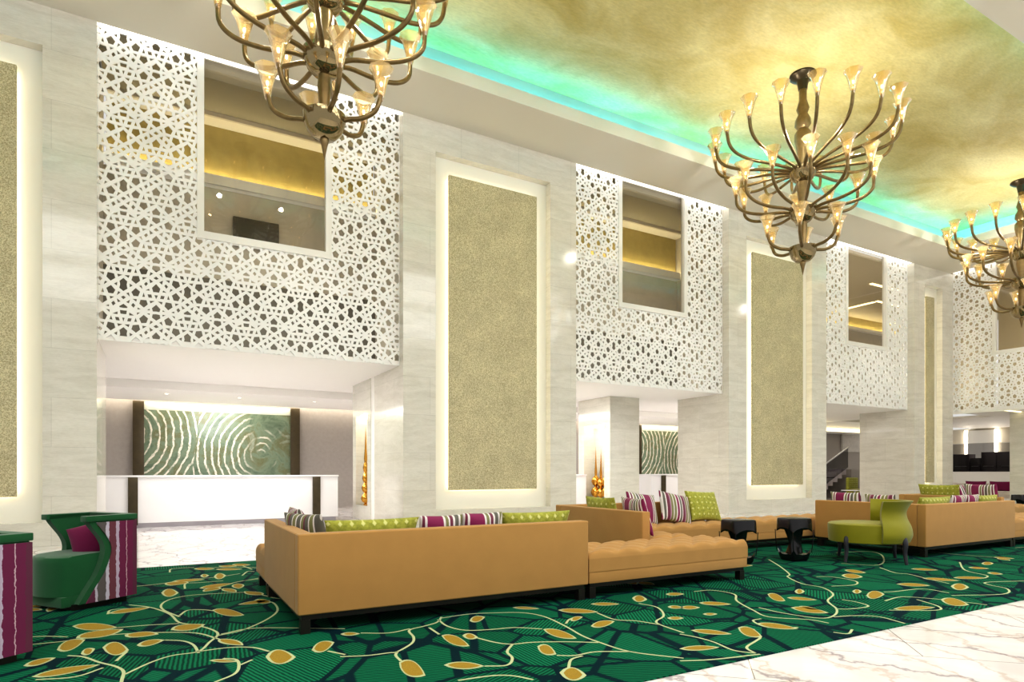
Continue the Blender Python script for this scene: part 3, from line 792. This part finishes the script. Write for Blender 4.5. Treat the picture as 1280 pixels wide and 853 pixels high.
niche_light(4.39, 'warm light strip at the top of the ornament niche beside the nearest reception desk')
niche_light(11.6, 'warm light strip at the top of the ornament niche behind the second column')
def ornament(x, y, s, label, n):
    t = thing('gold_ornament', label, 'ornament', (x, y, .36))
    MB().lathe([(.0, 0), (.05, .0), (.06, .02), (.03, .04)], seg=16).build('base', 'gold_metal', t, 40)
    prof = [(.03, .04)]
    z = .04
    for k in range(n):
        r = (.13 - .018 * k) * s
        prof += [(.035, z + .01), (r * .75, z + .05 * s), (r, z + .13 * s), (r * .8, z + .2 * s), (.04, z + .27 * s)]
        z += .27 * s
    MB().lathe(prof, seg=20).build('bulb_stack', 'gold_metal', t, 50)
    MB().lathe([(.035, z), (.045, z + .1), (.028, z + .35), (.0, z + .95)], seg=12).build('spire', 'gold_metal', t, 50)
ornament(4.53, 15.56, .95, 'tall stacked gold ornament in the lit niche beside the nearest reception desk', 4)
for k, (y, lb) in enumerate([(15.2, 'gold ornament with a bulbous foot, rightmost of the three in the second niche'),
                             (15.46, 'gold ornament with a bulbous foot, middle of the three in the second niche'),
                             (15.72, 'gold ornament with a bulbous foot, leftmost of the three in the second niche')]):
    ornament(11.88, y, 1.25 if k != 1 else 1.1, lb, 2)

# staircase beyond the third bay
struct('wall_stair', MB().box(24.0, 21.0, 0, 40, 21.12, 3.5), 'stair_wall')
struct('wall_stair', MB().box(24.0, 19.3, 0, 24.6, 21, 3.3), 'stone_low')
t = thing('staircase', 'grey stone staircase with glass rails seen through the third bay behind the sofa', 'staircase', (25.0, 17.6, 0))
for k in range(8):
    MB().box(.34 * k, 0, .0 if k == 0 else .165 * k - .1, .34 * (k + 1) + .03, 2.2, .165 * (k + 1), .01).build('step', 'stair', t)
for yy in (-.05, 2.25):
    MB().slab([(-.1, .05), (2.8, 1.4), (2.8, 2.3), (-.1, .95)], lambda u, v, q, yy=yy: (u, yy, v), 0, 0).build('glass_rail', 'glass_grey', t, 0)
    MB().tube([(-.15, yy, .95), (2.85, yy, 2.35)], .03, 8).build('handrail', 'steel', t)
    MB().box(-.16, yy - .03, 0, -.1, yy + .03, .97).build('newel_post', 'steel', t, 0)
struct('wall_stair', MB().box(27.8, 17.4, 0, 31, 20.2, 1.3), 'stair_wall')
tag(MB().box(18, 17.55, 3.04, 31, 17.63, 3.2).build('cove_light', 'led_soft', None, 0), 'bright horizontal cove light over the staircase in the third bay', 'light strip')

# end room
struct('ceiling_end_room', MB().box(X_END + .04, 2, H_LOW, 30.2, 12.4, H_LOW + .1), 'ceil_low')
struct('ceiling_end_room', MB().box(30.2, 2, 3.5, 42, 17, 3.6), 'ceil_low')
struct('wall_end', MB().box(38, 6, 0, 38.1, 20, 3.5), 'gallery_grey')
struct('wall_end_pier', MB().box(27.9, 8.6, 0, 29.2, 11.27, H_LOW), 'stone_low')
struct('wall_low', MB().box(33, 9, 0, 33.25, 18, 1.2, .01), 'white')
for k, (a, b) in enumerate([((27.5, 9.8), (30, 9.9)), ((26.8, 10.9), (29.8, 11.0))]):
    tag(MB().box(a[0], a[1], H_LOW - .02, b[0], b[1], H_LOW - .001).build('line_light', 'led_soft', None, 0), 'white line light in the ceiling under the end wall screen', 'ceiling light', 'line lights under the end screen')
LT = thing('light_panel', 'tall pale wall panel with glowing edges in the far room at right', 'light panel', (37.9, 16.6, 0))
MB().box(-.02, -.62, 0, .06, .62, 3.4).build('panel', 'white', LT, 0)
for s in (-1, 1):
    MB().box(-.04, s * .7 - .06, 0, .02, s * .7 + .06, 3.4).build('light_edge', 'led', LT, 0)
for k, (y0, y1, z1, lb) in enumerate([(13.1, 14.1, 2.12, 'widest dark cabinet at the right end of the far bar'), (14.15, 14.75, 2.12, 'dark cabinet second from the right in the far bar'),
                                      (14.8, 15.2, 1.85, 'lowest dark cabinet in the middle of the far bar'), (15.25, 15.95, 2.04, 'dark cabinet left of the middle gap in the far bar'),
                                      (16.0, 16.9, 2.06, 'dark cabinet at the left end of the far bar')]):
    t = thing('bar_cabinet', lb, 'cabinet', (34.0, (y0 + y1) / 2, 0))
    w = (y1 - y0) / 2
    MB().box(-.3, -w, 0, .3, w, z1, .01).build('cabinet_body', 'dark_cab', t)
    MB().box(-.32, -w * .7, 1.45, -.3, w * .7, 1.47).build('handle', 'steel', t, 0)
t = thing('glass_screen', 'clear glass rail standing on the low white wall in the far room', 'glass rail', (33.12, 14.4, 1.2))
MB().slab([(-3, 0), (3, 0), (3, 1.3), (-3, 1.3)], lambda u, v, q: (0, u, v), 0, 0).build('glass_sheet', 'glass_grey', t, 0)
MB().box(-.02, -3, 1.3, .02, 3, 1.33).build('top_rail', 'steel', t, 0)

# small far furniture
struct('wall_stair', MB().box(32.6, 20.9, 2.3, 37, 20.99, 3.45), 'pale_stone')
t = thing('side_table', 'small white side table in front of the staircase, behind the striped cushions', 'table', (24.2, 15.0, 0))
MB().box(-.35, -.35, .44, .35, .35, .47, .006).build('table_top', 'desk_white', t)
MB().lathe([(.03, .02), (.03, .44)], seg=12).build('stem', 'steel', t); MB().lathe([(.2, 0), (.2, .02)], seg=20).build('base', 'steel', t)
t = thing('far_armchair', 'small olive gold armchair beside the staircase, half hidden by the corner column', 'armchair', (26.3, 16.1, 0))
MB().box(-.35, -.35, .18, .35, .35, .46, .05).build('seat', 'lime', t); MB().box(-.35, .25, .3, .35, .4, .95, .05).build('backrest', 'lime_dot', t)
for sx in (-1, 1):
    for sy in (-1, 1): MB().tube([(sx * .28, sy * .28, .2), (sx * .3, sy * .3, 0)], .02, 8).build('leg', 'leg_dark', t)

# ------------------------------------------------------------------ upholstery
ZC = .0095   # top of the carpet
def tuft(mb, x0, y0, x1, y1, z0, z1, p=.165, step=.022):
    L, D, Hh = x1 - x0, y1 - y0, z1 - z0
    def axis(n_len):
        n = max(8, int(n_len / step))
        core = [.05 + (n_len - .1) * i / n for i in range(n + 1)]
        lo = [0, .004, .012, .026]
        return lo + core + [n_len - q for q in lo[::-1]]
    xs, ys = axis(L), axis(D)
    nx = max(1, round(L / p)); ny = max(1, round(D / p))
    def edge(t, n_len):
        d = min(t, n_len - t) / .045
        return 1.0 if d >= 1 else (1 - (1 - d) ** 2.6) ** .5
    def fn(i, j):
        x, y = xs[i], ys[j]
        a = PI * (x / L * nx + y / D * ny) * .5 ; b = PI * (x / L * nx - y / D * ny) * .5
        q = (abs(math.sin(a)) * abs(math.sin(b))) ** .45
        e = edge(x, L) * edge(y, D)
        z = z0 + Hh * .6 + e * (Hh * .4 - .034 + .034 * q)
        return (x0 + x, y0 + y, z)
    vs = mb.grid(fn, len(xs) - 1, len(ys) - 1)
    mb.box(x0, y0, z0 - .001, x1, y1, z0 + .6 * Hh)
    return mb

def legs(t, pts, z=.10, w=.035):
    for x, y in pts:
        MB().box(x - w, y - w, 0, x + w, y + w, z).build('leg', 'black_base', t, 0)

def sofa(x, y, f, label, side=1.68, L=2.6):
    t = thing('corner_sofa', label, 'sofa', (x, y, ZC))
    def bx(x0, y0, z0, x1, y1, z1, b=0):
        a, c = sorted((y0 * f, y1 * f))
        return MB().box(x0, a, z0, x1, c, z1, b, 3)
    bx(0, 0, .14, L, .12, .735, .018).build('backrest', 'tan', t)
    bx(0, .121, .14, .12, side, .735, .018).build('side_panel', 'tan', t)
    bx(.121, .121, .14, L, .78, .25, .01).build('seat_rail', 'tan', t)
    bx(.121, .781, .14, .78, side, .25, .01).build('seat_rail', 'tan', t)
    def cu(x0, y0, x1, y1):
        a, c = sorted((y0 * f, y1 * f))
        tuft(MB(), x0, a, x1, c, .25, .45).build('seat_cushion', 'tan', t, 80)
    cu(.125, .125, L - .005, .78); cu(.125, .785, .78, side - .005)
    fr = MB()
    for q in ((.03, .03, L - .03, .07), (.03, .07, .07, side - .03), (.74, .74, L - .03, .78), (.74, .78, .78, side - .03), (L - .07, .07, L - .03, .74), (.07, side - .07, .74, side - .03)):
        a, c = sorted((q[1] * f, q[3] * f))
        fr.box(q[0], a, .10, q[2], c, .14)
    fr.build('base_frame', 'black_base', t, 0)
    legs(t, [(.06, .06 * f), (L - .06, .06 * f), (L - .06, .74 * f), (.06, (side - .06) * f), (.74, (side - .06) * f)])
    return t
def bench(x0, y0, x1, y1, label):
    t = thing('tufted_bench', label, 'bench', ((x0 + x1) / 2, (y0 + y1) / 2, ZC))
    a, b = (x1 - x0) / 2, (y1 - y0) / 2
    tuft(MB(), -a, -b, a, b, .25, .45).build('seat_cushion', 'tan', t, 80)
    MB().box(-a + .004, -b + .004, .14, a - .004, b - .004, .25, .01).build('seat_rail', 'tan', t)
    MB().box(-a + .03, -b + .03, .10, a - .03, b - .03, .14).build('base_frame', 'black_base', t, 0)
    legs(t, [(sx * (a - .06), sy * (b - .06)) for sx in (-1, 1) for sy in (-1, 1)])
    return t
OFF = 8.35
sofa(.87, 4.7, 1, 'nearest tan corner sofa with its plain back towards the viewer, in the foreground')
sofa(4.75, 7.2, -1, 'tan corner sofa behind the nearest tufted bench, holding striped and lime dotted cushions', 1.78, 2.75)
sofa(.87 + OFF, 4.7, 1, 'tan corner sofa with its back towards the viewer, right behind the lime green chair')
sofa(4.75 + OFF, 7.2, -1, 'farthest tan corner sofa, only its side panel top showing at right', 1.78, 2.75)
bench(3.49, 4.72, 5.65, 5.38, 'tan tufted bench joined to the right end of the nearest sofa')
bench(.88, 6.42, 2.5, 7.06, 'tan tufted bench peeking out at the far left of the nearest sofa')
bench(7.53, 6.5, 10.4, 7.15, 'long tan tufted bench behind the two black stools, against the third column')
bench(3.49 + OFF, 4.72, 5.65 + OFF, 5.38, 'tan tufted bench cut by the right picture edge')
bench(7.53 + OFF, 6.5, 9.14 + OFF, 7.15, 'farthest tan tufted bench, near the right picture edge')

def pillow_mesh(w, h, th):
    mb = MB()
    N = 18
    for sgn in (-1, 1):
        def fn(i, j):
            s, t_ = -1 + 2 * i / N, -1 + 2 * j / N
            s = math.sin(s * PI / 2); t_ = math.sin(t_ * PI / 2)
            k = ((1 - s ** 2) * (1 - t_ ** 2)) ** .42
            x = w / 2 * s * (1 - .07 * (1 - t_ ** 2) * abs(s))
            z = h / 2 + h / 2 * t_ * (1 - .07 * (1 - s ** 2) * abs(t_))
            return (x, sgn * th / 2 * k, z)
        mb.grid(fn, N, N, flip=(sgn > 0))
    return mb
def pillow(label, w, h, th, loc, yaw, lean, mat, group=None, roll=0):
    o = pillow_mesh(w, h, th).build('cushion', mat, None, 60, merge=1e-5)
    o.location = loc
    o.rotation_euler = (lean, roll, yaw)
    tag(o, label, 'cushion', group)
    return o
ZS = .45
def lean_on_back(X, Y, w, h, mat, label, yaw=PI, lean=-.3, th=.17, roll=0):
    pillow(label, w, h, th, (X, Y, ZS), yaw, lean, mat, None, roll)
lean_on_back(1.50, 5.05, .78, .39, 'lime_dot', 'lime green dotted cushion at the left end of the nearest sofa back')
lean_on_back(2.09, 5.04, .40, .40, 'stripe_a', 'magenta striped cushion beside the left lime cushion on the nearest sofa')
lean_on_back(2.47, 5.04, .40, .41, 'stripe_a', 'magenta striped cushion beside the right lime cushion on the nearest sofa', PI + .06)
lean_on_back(3.05, 5.05, .74, .40, 'lime_dot', 'lime green dotted cushion at the right end of the nearest sofa back')
lean_on_back(1.15, 5.92, .44, .43, 'stripe_b', 'plum striped cushion leaning on the left side panel of the nearest sofa', PI / 2, -.2)
lean_on_back(1.15, 5.50, .46, .42, 'stripe_c', 'grey plaid cushion at the left inner corner of the nearest sofa', PI / 2 + .5, -.3)
lean_on_back(5.08, 6.50, .60, .44, 'lime_dot', 'lime dotted cushion behind the side panel of the second sofa, leftmost there', PI / 2, -.25)
lean_on_back(5.06, 5.78, .58, .46, 'stripe_a', 'magenta striped cushion leaning on the side panel end beside the nearest tufted bench', PI / 2 - .25, -.3)
lean_on_back(6.05, 6.86, .58, .46, 'stripe_a', 'magenta striped cushion leaning between two others at the back of the second sofa', .1, -.3, .18, .12)
lean_on_back(6.62, 6.80, .55, .47, 'stripe_b', 'muted striped cushion left of the large lime cushion on the second sofa', -.1, -.42, .18, .2)
lean_on_back(7.28, 6.84, .64, .48, 'lime_dot', 'large lime dotted cushion standing at the right end of the second sofa')
bpy.context.view_layer.update()
for o in list(COL.objects):
    if o.name.startswith('cushion') and o['label'].startswith('large lime'):
        o.rotation_euler = (-.38, .05, 0)
lean_on_back(9.2 + .73, 5.05, .85, .40, 'lime_dot', 'lime dotted cushion at the left of the sofa behind the lime green chair')
lean_on_back(9.2 + 1.36, 5.04, .42, .42, 'stripe_a', 'magenta striped cushion in the middle of the right front sofa, left one')
lean_on_back(9.2 + 1.76, 5.04, .40, .42, 'stripe_a', 'magenta striped cushion in the middle of the right front sofa, right one')
lean_on_back(9.2 + 2.28, 5.05, .62, .40, 'lime_dot', 'lime dotted cushion at the right end of the right front sofa')
lean_on_back(9.55, 6.02, .50, .44, 'stripe_a', 'magenta striped cushion behind the side panel left of the lime green chair', PI / 2, -.2)
lean_on_back(9.55, 5.48, .46, .42, 'stripe_b', 'muted striped cushion just above the lime green chair back', PI / 2, -.2)
lean_on_back(13.42, 6.55, .75, .52, 'lime_dot', 'lime dotted cushion on the farthest sofa, above the right front sofa', PI / 2, -.25)
lean_on_back(13.40, 5.80, .60, .54, 'stripe_a', 'magenta striped cushion on the farthest sofa beside its lime cushion', PI / 2 - .2, -.25)
lean_on_back(14.6, 6.86, .60, .50, 'stripe_a', 'magenta striped cushion at the back of the farthest sofa, left one', 0, -.3)
lean_on_back(15.25, 6.86, .60, .50, 'stripe_b', 'muted striped cushion at the back of the farthest sofa, right one', 0, -.3)

# armchairs with waisted striped shells
def armchair(x, y, label, ang=math.atan2(.6, .8)):
    # local +x runs from the open front to the back, local +y from the near arm to the far arm
    t = thing('tub_armchair', label, 'armchair', (x, y, ZC), ang)
    D, W, T, Hh = .60, .61, .07, .80
    prof = [(.17, .80), (.19, .74), (.24, .67), (.29, .60), (.32, .53), (.32, .46), (.29, .36), (.24, .26), (.17, .16), (.10, .05)]
    prof = [(v.x, v.y) for v in smooth_path([(a, b, 0) for a, b in prof], 4)]
    side = prof + [(D, .05), (D, .80)]
    sh = MB()
    sh.slab(side, lambda u, v, q: (u, q, v), 0, T)
    sh.slab(side, lambda u, v, q: (u, q, v), W - T, W)
    sh.box(D - T, T, .05, D, W - T, Hh, 0)
    sh.build('shell', 'green_velvet', t, 30)
    # striped outer cover, inset from the green edge
    ins = [(a + .055, b) for a, b in prof if .05 < b < .745]
    ins = [(ins[0][0], .745)] + ins[1:] 
    pp = ins + [(D + .012, .055), (D + .012, .745)]
    for nm, t0, t1 in (('outer_cover', -.012, -.001), ('outer_cover', W + .001, W + .012)):
        MB().slab(pp, lambda u, v, q: (u, q, v), t0, t1).build(nm, 'stripe_chair', t, 30)
    MB().box(D + .001, -.001, .055, D + .012, W + .001, .745).build('outer_cover', 'stripe_chair', t, 0)
    # rim cap sits over the shell top
    rim = MB()
    rim.box(.155, -.016, .755, D + .016, T, .804, .006); rim.box(.155, W - T, .755, D + .016, W + .016, .804, .006); rim.box(D - T, T, .755, D + .016, W - T, .804, .006)
    rim.build('top_rim', 'green_velvet', t)
    s = MB()
    out = [(D - T, T)] + [(.05 - .10 * math.sin(PI * b / 14) ** .7, T + (W - 2 * T) * b / 14) for b in range(15)] + [(D - T, W - T)]
    levels = [(1.0, .12), (1.0, .40), (.99, .43), (.96, .452), (.85, .462), (.3, .47)]
    cx, cy = .30, W / 2
    rings = [[s.bm.verts.new((cx + (p[0] - cx) * (k if p[0] < D - T - .01 else 1), cy + (p[1] - cy) * 1.0, z)) for p in out] for k, z in levels]
    for a, b in zip(rings, rings[1:]):
        for i in range(len(out)):
            s.face([a[i], a[(i + 1) % len(out)], b[(i + 1) % len(out)], b[i]])
    s.face(rings[-1]); s.face(rings[0][::-1])
    s.build('seat', 'green_velvet', t, 50)
    MB().box(-.0, T, .03, D - T, W - T, .12, .008).build('front_board', 'green_velvet', t)
    MB().box(.08, .04, 0, D - .05, W - .04, .048).build('base', 'black_base', t, 0)
    return t
armchair(-.685, 6.41, 'green tub armchair with a magenta cushion and striped outer shell, beside the nearest column')
armchair(-1.20, 4.58, 'green tub armchair with striped outer shell cut by the left picture edge')
pillow('magenta cushion standing on the green armchair seat', .46, .31, .14, (-.47, 6.79, .45), math.atan2(.6, .8) - .95, -.2, 'magenta', None, -.3)

# lime chair
t = thing('lounge_chair', 'lime green upholstered chair with curved flared back and dark legs', 'chair', (8.33, 4.94, ZC), math.atan2(-.47, .39))
# local +x points to the back of the chair
s = MB()
s.lathe([(.0, .25), (.40, .25), (.418, .26), (.425, .36), (.428, .46), (.425, .49), (.40, .505), (.33, .515), (0, .52)], seg=40)
for v in s.bm.verts: v.co.x = v.co.x * 1.08 - .06
s.build('seat', 'lime', t, 40)
bk = MB()
PROF = smooth_path([(.405, .27, 0), (.435, .36, 0), (.42, .47, 0), (.375, .58, 0), (.365, .66, 0), (.395, .74, 0), (.44, .81, 0)], 4)
NA = 26
def bkp(off):
    def fn(i, j):
        a = math.radians(-82 + 164 * i / NA)
        p = PROF[j]
        r = p.x + off
        return (r * math.cos(a) * 1.02 + .0, r * math.sin(a) * 1.02, p.y)
    return fn
A = bk.grid(bkp(.035), NA, len(PROF) - 1)
B = bk.grid(bkp(-.03), NA, len(PROF) - 1, True)
for i in range(NA):
    bk.face([A[i][-1], A[i + 1][-1], B[i + 1][-1], B[i][-1]]); bk.face([A[i + 1][0], A[i][0], B[i][0], B[i + 1][0]])
for j in range(len(PROF) - 1):
    bk.face([A[0][j], A[0][j + 1], B[0][j + 1], B[0][j]]); bk.face([A[NA][j + 1], A[NA][j], B[NA][j], B[NA][j + 1]])
bk.build('backrest', 'lime', t, 45)
for sx, sy in ((-1, -1), (-1, 1), (1, -1), (1, 1)):
    px, py = sx * .30, sy * .29
    k = 1.12
    MB().tube(smooth_path([(px * 1.02, py * 1.02, .37), (px * k, py * k, .27), (px * k * .99, py * k * .99, .14), (px * 1.16, py * 1.16, 0)], 4),
              [.04 - .021 * i / 12 for i in range(13)], 10).build('leg', 'leg_dark', t)

# carved black stools
def stool(x, y, rz, label):
    t = thing('carved_stool', label, 'stool', (x, y, ZC), rz)
    def rrect(i, n=40):
        a = 2 * PI * i / n
        c, s_ = math.cos(a), math.sin(a)
        k = (abs(c) ** 5 + abs(s_) ** 5) ** (-1 / 5)
        return c * k, s_ * k
    tp = MB()
    N = 40
    def ring(sc, zf):
        out = []
        for i in range(N):
            c, s_ = rrect(i)
            out.append(tp.bm.verts.new((c * .185 * sc, s_ * .165 * sc, zf(c, s_))))
        return out
    arch = lambda c, s_: .385 + .085 * (1 - min(1, abs(abs(c) - 0) * 1.0) ** 3) * 0 + (.0 if abs(c) > .8 and abs(s_) > .6 else .0) + .06 * max(0, 1 - c * c) * (1 if abs(s_) > .9 else 0) + .06 * max(0, 1 - s_ * s_) * (1 if abs(c) > .9 else 0)
    r0 = ring(.9, lambda c, s_: .57); r1 = ring(.97, lambda c, s_: .563); r2 = ring(1.0, lambda c, s_: .535); r3 = ring(1.03, arch); r4 = ring(.80, lambda c, s_: arch(c, s_) + .03); r5 = ring(.35, lambda c, s_: .40)
    tp.face(r0)
    for a, b in ((r0, r1), (r1, r2), (r2, r3), (r3, r4), (r4, r5)):
        for i in range(N): tp.face([a[i], a[(i + 1) % N], b[(i + 1) % N], b[i]])
    tp.face(r5[::-1])
    tp.build('seat', 'black_gloss', t, 40)
    tr = MB()
    def trunk(i, j):
        a = 2 * PI * i / 20; z = .06 + .40 * j / 12
        tz = j / 12
        r = .068 + .07 * abs(tz - .45) ** 1.6 * 1.7
        a2 = a + tz * 1.6
        r *= 1 + .16 * math.cos(3 * a2)
        return (r * math.cos(a) * 1.25, r * math.sin(a), z)
    tr.grid(trunk, 20, 12)
    tr.build('trunk', 'black_gloss', t, 60, merge=1e-5)
    bs = MB()
    def rb(sc, zf):
        return [bs.bm.verts.new((rrect(i)[0] * .15 * sc, rrect(i)[1] * .14 * sc, zf(*rrect(i)))) for i in range(N)]
    horn = lambda c, s_: .085 + (.075 if (abs(c) > .85 and abs(s_) > .85) else .02 * abs(c * s_))
    q0 = rb(.88, lambda c, s_: .0); q1 = rb(1.0, lambda c, s_: .03); q2 = rb(1.14, horn); q3 = rb(.85, lambda c, s_: .075); q4 = rb(.5, lambda c, s_: .10)
    bs.face(q0[::-1])
    for a, b in ((q0, q1), (q1, q2), (q2, q3), (q3, q4)):
        for i in range(N): bs.face([a[i], a[(i + 1) % N], b[(i + 1) % N], b[i]])
    bs.face(q4)
    bs.build('base', 'black_gloss', t, 40)
    for sx in (-1, 1):
        for sy in (-1, 1):
            MB().tube([(sx * .178, sy * .155, .41), (sx * .172, sy * .15, .25), (sx * .155, sy * .145, .11)], .006, 6).build('strut', 'black_gloss', t)
    return t
stool(6.55, 5.62, -.15, 'carved black stool half hidden behind the end of the nearest tufted bench')
stool(7.45, 5.46, -.15, 'carved black stool standing free on the carpet left of the lime chair')
stool(20.4, 8.0, 0, 'small carved black stool cut by the right picture edge, beyond the sofas')

# far sofa in the end room
t = thing('far_sofa', 'off-white framed sofa with magenta cushions in the far room at right', 'sofa', (30.2, 13.0, 0), 0)
MB().box(-.4, -1.2, .12, .4, 1.3, .40, .03).build('seat', 'white_fab', t); MB().box(.3, -1.2, .12, .45, 1.3, .70, .03).build('backrest', 'white_fab', t)
for s_ in (-1.28, 1.3): MB().box(-.45, s_, 0, .45, s_ + .1, .72, .01).build('arm', 'white_fab', t)
for k, (yy, lb) in enumerate([(12.6, 'magenta cushion on the far off-white sofa, right one'), (13.5, 'magenta cushion on the far off-white sofa, left one')]):
    pillow(lb, .8, .42, .16, (30.32, yy, .39), -PI / 2, -.2, 'magenta')
pillow('small lime cushion at the right arm of the far off-white sofa', .36, .36, .14, (30.25, 12.0, .39), -PI / 2, -.2, 'lime_dot')

# ------------------------------------------------------------------ chandeliers
ZT = H_CEIL
t = thing('chandelier', 'nearest bronze chandelier with glass tulip lamps, cut by the top of the picture', 'chandelier', (1.87, 8.3, ZT))
dz = lambda z: z - ZT
MB().lathe([(.0, 0), (.26, 0), (.265, -.03), (.22, -.07), (.12, -.12), (.10, -.22), (.09, -.3), (0, -.3)], seg=28).build('canopy', 'bronze_dark', t)
MB().lathe([(.0, dz(9.3)), (.075, dz(9.3)), (.07, dz(8.9)), (.085, dz(8.85)), (.12, dz(8.72)), (.085, dz(8.62)), (.14, dz(8.5)), (.15, dz(8.38)), (.10, dz(8.3)), (.15, dz(8.22)), (.155, dz(8.1)), (.11, dz(7.85)),
            (.09, dz(7.5)), (.12, dz(7.1)), (.07, dz(6.75)), (.06, dz(6.6)), (.085, dz(6.2)), (.055, dz(5.9)), (.05, dz(5.62)), (.045, dz(5.52)), (0, dz(5.52))], seg=18, flute=.06, nfl=6).build('stem', 'bronze', t, 60)
for z in (7.42, 6.6, 5.78):
    MB().lathe([(.04, dz(z) - .24), (.14, dz(z) - .22), (.22, dz(z) - .14), (.265, dz(z) - .02), (.275, dz(z) + .07), (.265, dz(z) + .07), (.25, dz(z) - .02), (.2, dz(z) - .12), (.1, dz(z) - .18), (.04, dz(z) - .19)], seg=28, cap=False).build('bowl', 'bowl', t, 60)
MB().lathe([(.05, dz(5.56)), (.06, dz(5.52)), (.04, dz(5.46)), (0, dz(5.26))], seg=14).build('finial', 'bronze', t, 60)
def arm_proto(path, r, sc):
    pts = smooth_path([(a, 0, dz(z)) for a, z in path], 5)
    arm = MB().tube(pts, r, 10).build('arm', 'bronze', t, 60)
    x, z = path[-1][0], dz(path[-1][1])
    sh = MB()
    pr = [(.04, -.03), (.055, .03), (.075, .12), (.10, .22), (.125, .31), (.165, .385), (.18, .40), (.17, .395), (.118, .31), (.092, .22), (.068, .12), (.05, .04)]
    sh.lathe([(a * sc, b * sc) for a, b in pr], seg=24, flute=.05, nfl=8, cap=False)
    sh.lathe([(.035 * sc, -.07 * sc), (.05 * sc, -.01 * sc), (.055 * sc, .02 * sc)], seg=16)
    s_ = sh.build('lamp_shade', 'shade', arm, 60); s_.location = (x, 0, z)
    b = MB().lathe([(0, .12), (.014, .125), (.02, .15), (.016, .175), (0, .185)], seg=10).build('bulb', 'bulb', arm, 60); b.location = (x, 0, z)
    return arm
def spread(arm, n, ph):
    for k in range(n):
        a = arm if k == 0 else arm.copy()
        if k:
            COL.objects.link(a); a.parent = t
            for c in list(arm.children):
                d = c.copy(); COL.objects.link(d); d.parent = a
        a.rotation_euler = (0, 0, ph + 2 * PI * k / n)
spread(arm_proto([(.12, 7.36), (.35, 7.46), (.8, 7.51), (1.22, 7.54), (1.55, 7.64), (1.70, 7.80), (1.75, 8.04)], .032, .88), 18, .06)
spread(arm_proto([(.12, 6.53), (.35, 6.62), (.75, 6.64), (1.08, 6.72), (1.27, 6.88), (1.30, 7.12)], .032, .88), 12, .2)
spread(arm_proto([(.12, 5.72), (.28, 5.80), (.48, 5.82), (.66, 5.92), (.74, 6.12)], .032, .88), 6, .55)
dup(t, (11.60, 8.3, ZT), None, 'bronze chandelier with glass tulip lamps hanging in the centre right, fully visible')
dup(t, (21.25, 8.3, ZT), None, 'farthest bronze chandelier, cut by the right picture edge')

# ------------------------------------------------------------------ lights, sky, camera
def lamp(name, kind, loc, power, color=(1, 1, 1), size=.2, rot=None, size_y=None):
    d = bpy.data.lights.new(name, kind)
    d.energy = power; d.color = color
    if kind == 'AREA':
        d.shape = 'RECTANGLE' if size_y else 'DISK'
        d.size = size
        if size_y: d.size_y = size_y
    elif kind in ('POINT', 'SPOT'):
        d.shadow_soft_size = size
    o = bpy.data.objects.new(name, d); COL.objects.link(o)
    o.location = loc
    if rot: o.rotation_euler = rot
    return o
for x in (1.87, 11.60, 21.25):
    for k in range(4):
        a = .7 + k * PI / 2
        lamp('chandelier_lamp', 'POINT', (x + 1.0 * math.cos(a), 8.3 + 1.0 * math.sin(a), 7.75), 46, (1, .95, .86), .05)
for x in (-3, 3, 9, 15, 21):
    lamp('soffit_fill', 'AREA', (x, 2.0, 8.6), 285, (1, .995, .97), 5.0, (math.radians(10), 0, 0), 4.0)  # added fill light under the unseen near soffit, no fixture there
for x in (-2, 4, 10, 16):
    lamp('ceiling_fill', 'AREA', (x, -3, 8.6), 285, (1, .995, .975), 5.0, (math.radians(20), 0, 0), 4.0)  # more added fill, out of view behind the camera
for x in (1.5, 9.5, 16.5):  # lobby fill added to brighten the desks, apart from the small downlights
    lamp('lobby_fill', 'AREA', (x, 14.6, 3.40), 110, (1, .97, .94), 1.2, None)
    lamp('lobby_fill', 'AREA', (x, 18.6, 3.2), 110, (1, .97, .95), 1.5, None, 4.0)
for x, yb in ((19.6, 15.4), (19.8, 16.4)):
    lamp('gallery_fill', 'AREA', (x, yb, 8.38), 60, (1, .95, .86), .6)  # hidden fill added to lighten the third gallery
for x, wd in ((1.74, 4.9), (11.42, 4.9), (21.0, 4.6)):
    lamp('gallery_up_fill', 'AREA', (x, 13.7, 3.6), 34, (1, .96, .88), wd, (PI, 0, 0), .5)  # unseen fill from below, added on the gallery floors
lamp('gallery_up_fill', 'AREA', (27.6, 9.5, 3.62), 90, (1, .95, .86), .6, (PI, 0, 0), 4.5)  # same kind of added, unseen fill behind the end wall screen
lamp('end_room_lamp', 'AREA', (29.0, 10.5, 3.38), 60, (1, .97, .93), 1.5)
lamp('end_room_lamp', 'AREA', (34.0, 14.0, 3.4), 120, (1, .97, .93), 2.0)
lamp('stair_fill', 'AREA', (28, 19.2, 3.15), 110, (1, .97, .93), 1.5)  # fill added to lift the dark staircase

w = bpy.data.worlds.new('World'); scene.world = w; w.use_nodes = True
w.node_tree.nodes['Background'].inputs[0].default_value = (1.0, .985, .955, 1)
w.node_tree.nodes['Background'].inputs[1].default_value = .65

cam = bpy.data.cameras.new('camera')
co = bpy.data.objects.new('camera', cam); COL.objects.link(co)
yaw = math.atan(440 / 780)
co.location = (0, 0, 1.2)
co.rotation_euler = (PI / 2, 0, -yaw)
cam.sensor_width = 36; cam.lens = 780 / 1280 * 36
cam.shift_y = (590 - 426.5) / 1280
cam.clip_end = 200
scene.camera = co
scene.view_settings.view_transform = 'Standard'
scene.view_settings.look = 'Medium High Contrast'
scene.view_settings.exposure = 0.0
scene.cycles.use_denoising = True
scene.cycles.max_bounces = 8
scene.cycles.transparent_max_bounces = 16
scene.cycles.sample_clamp_indirect = 6
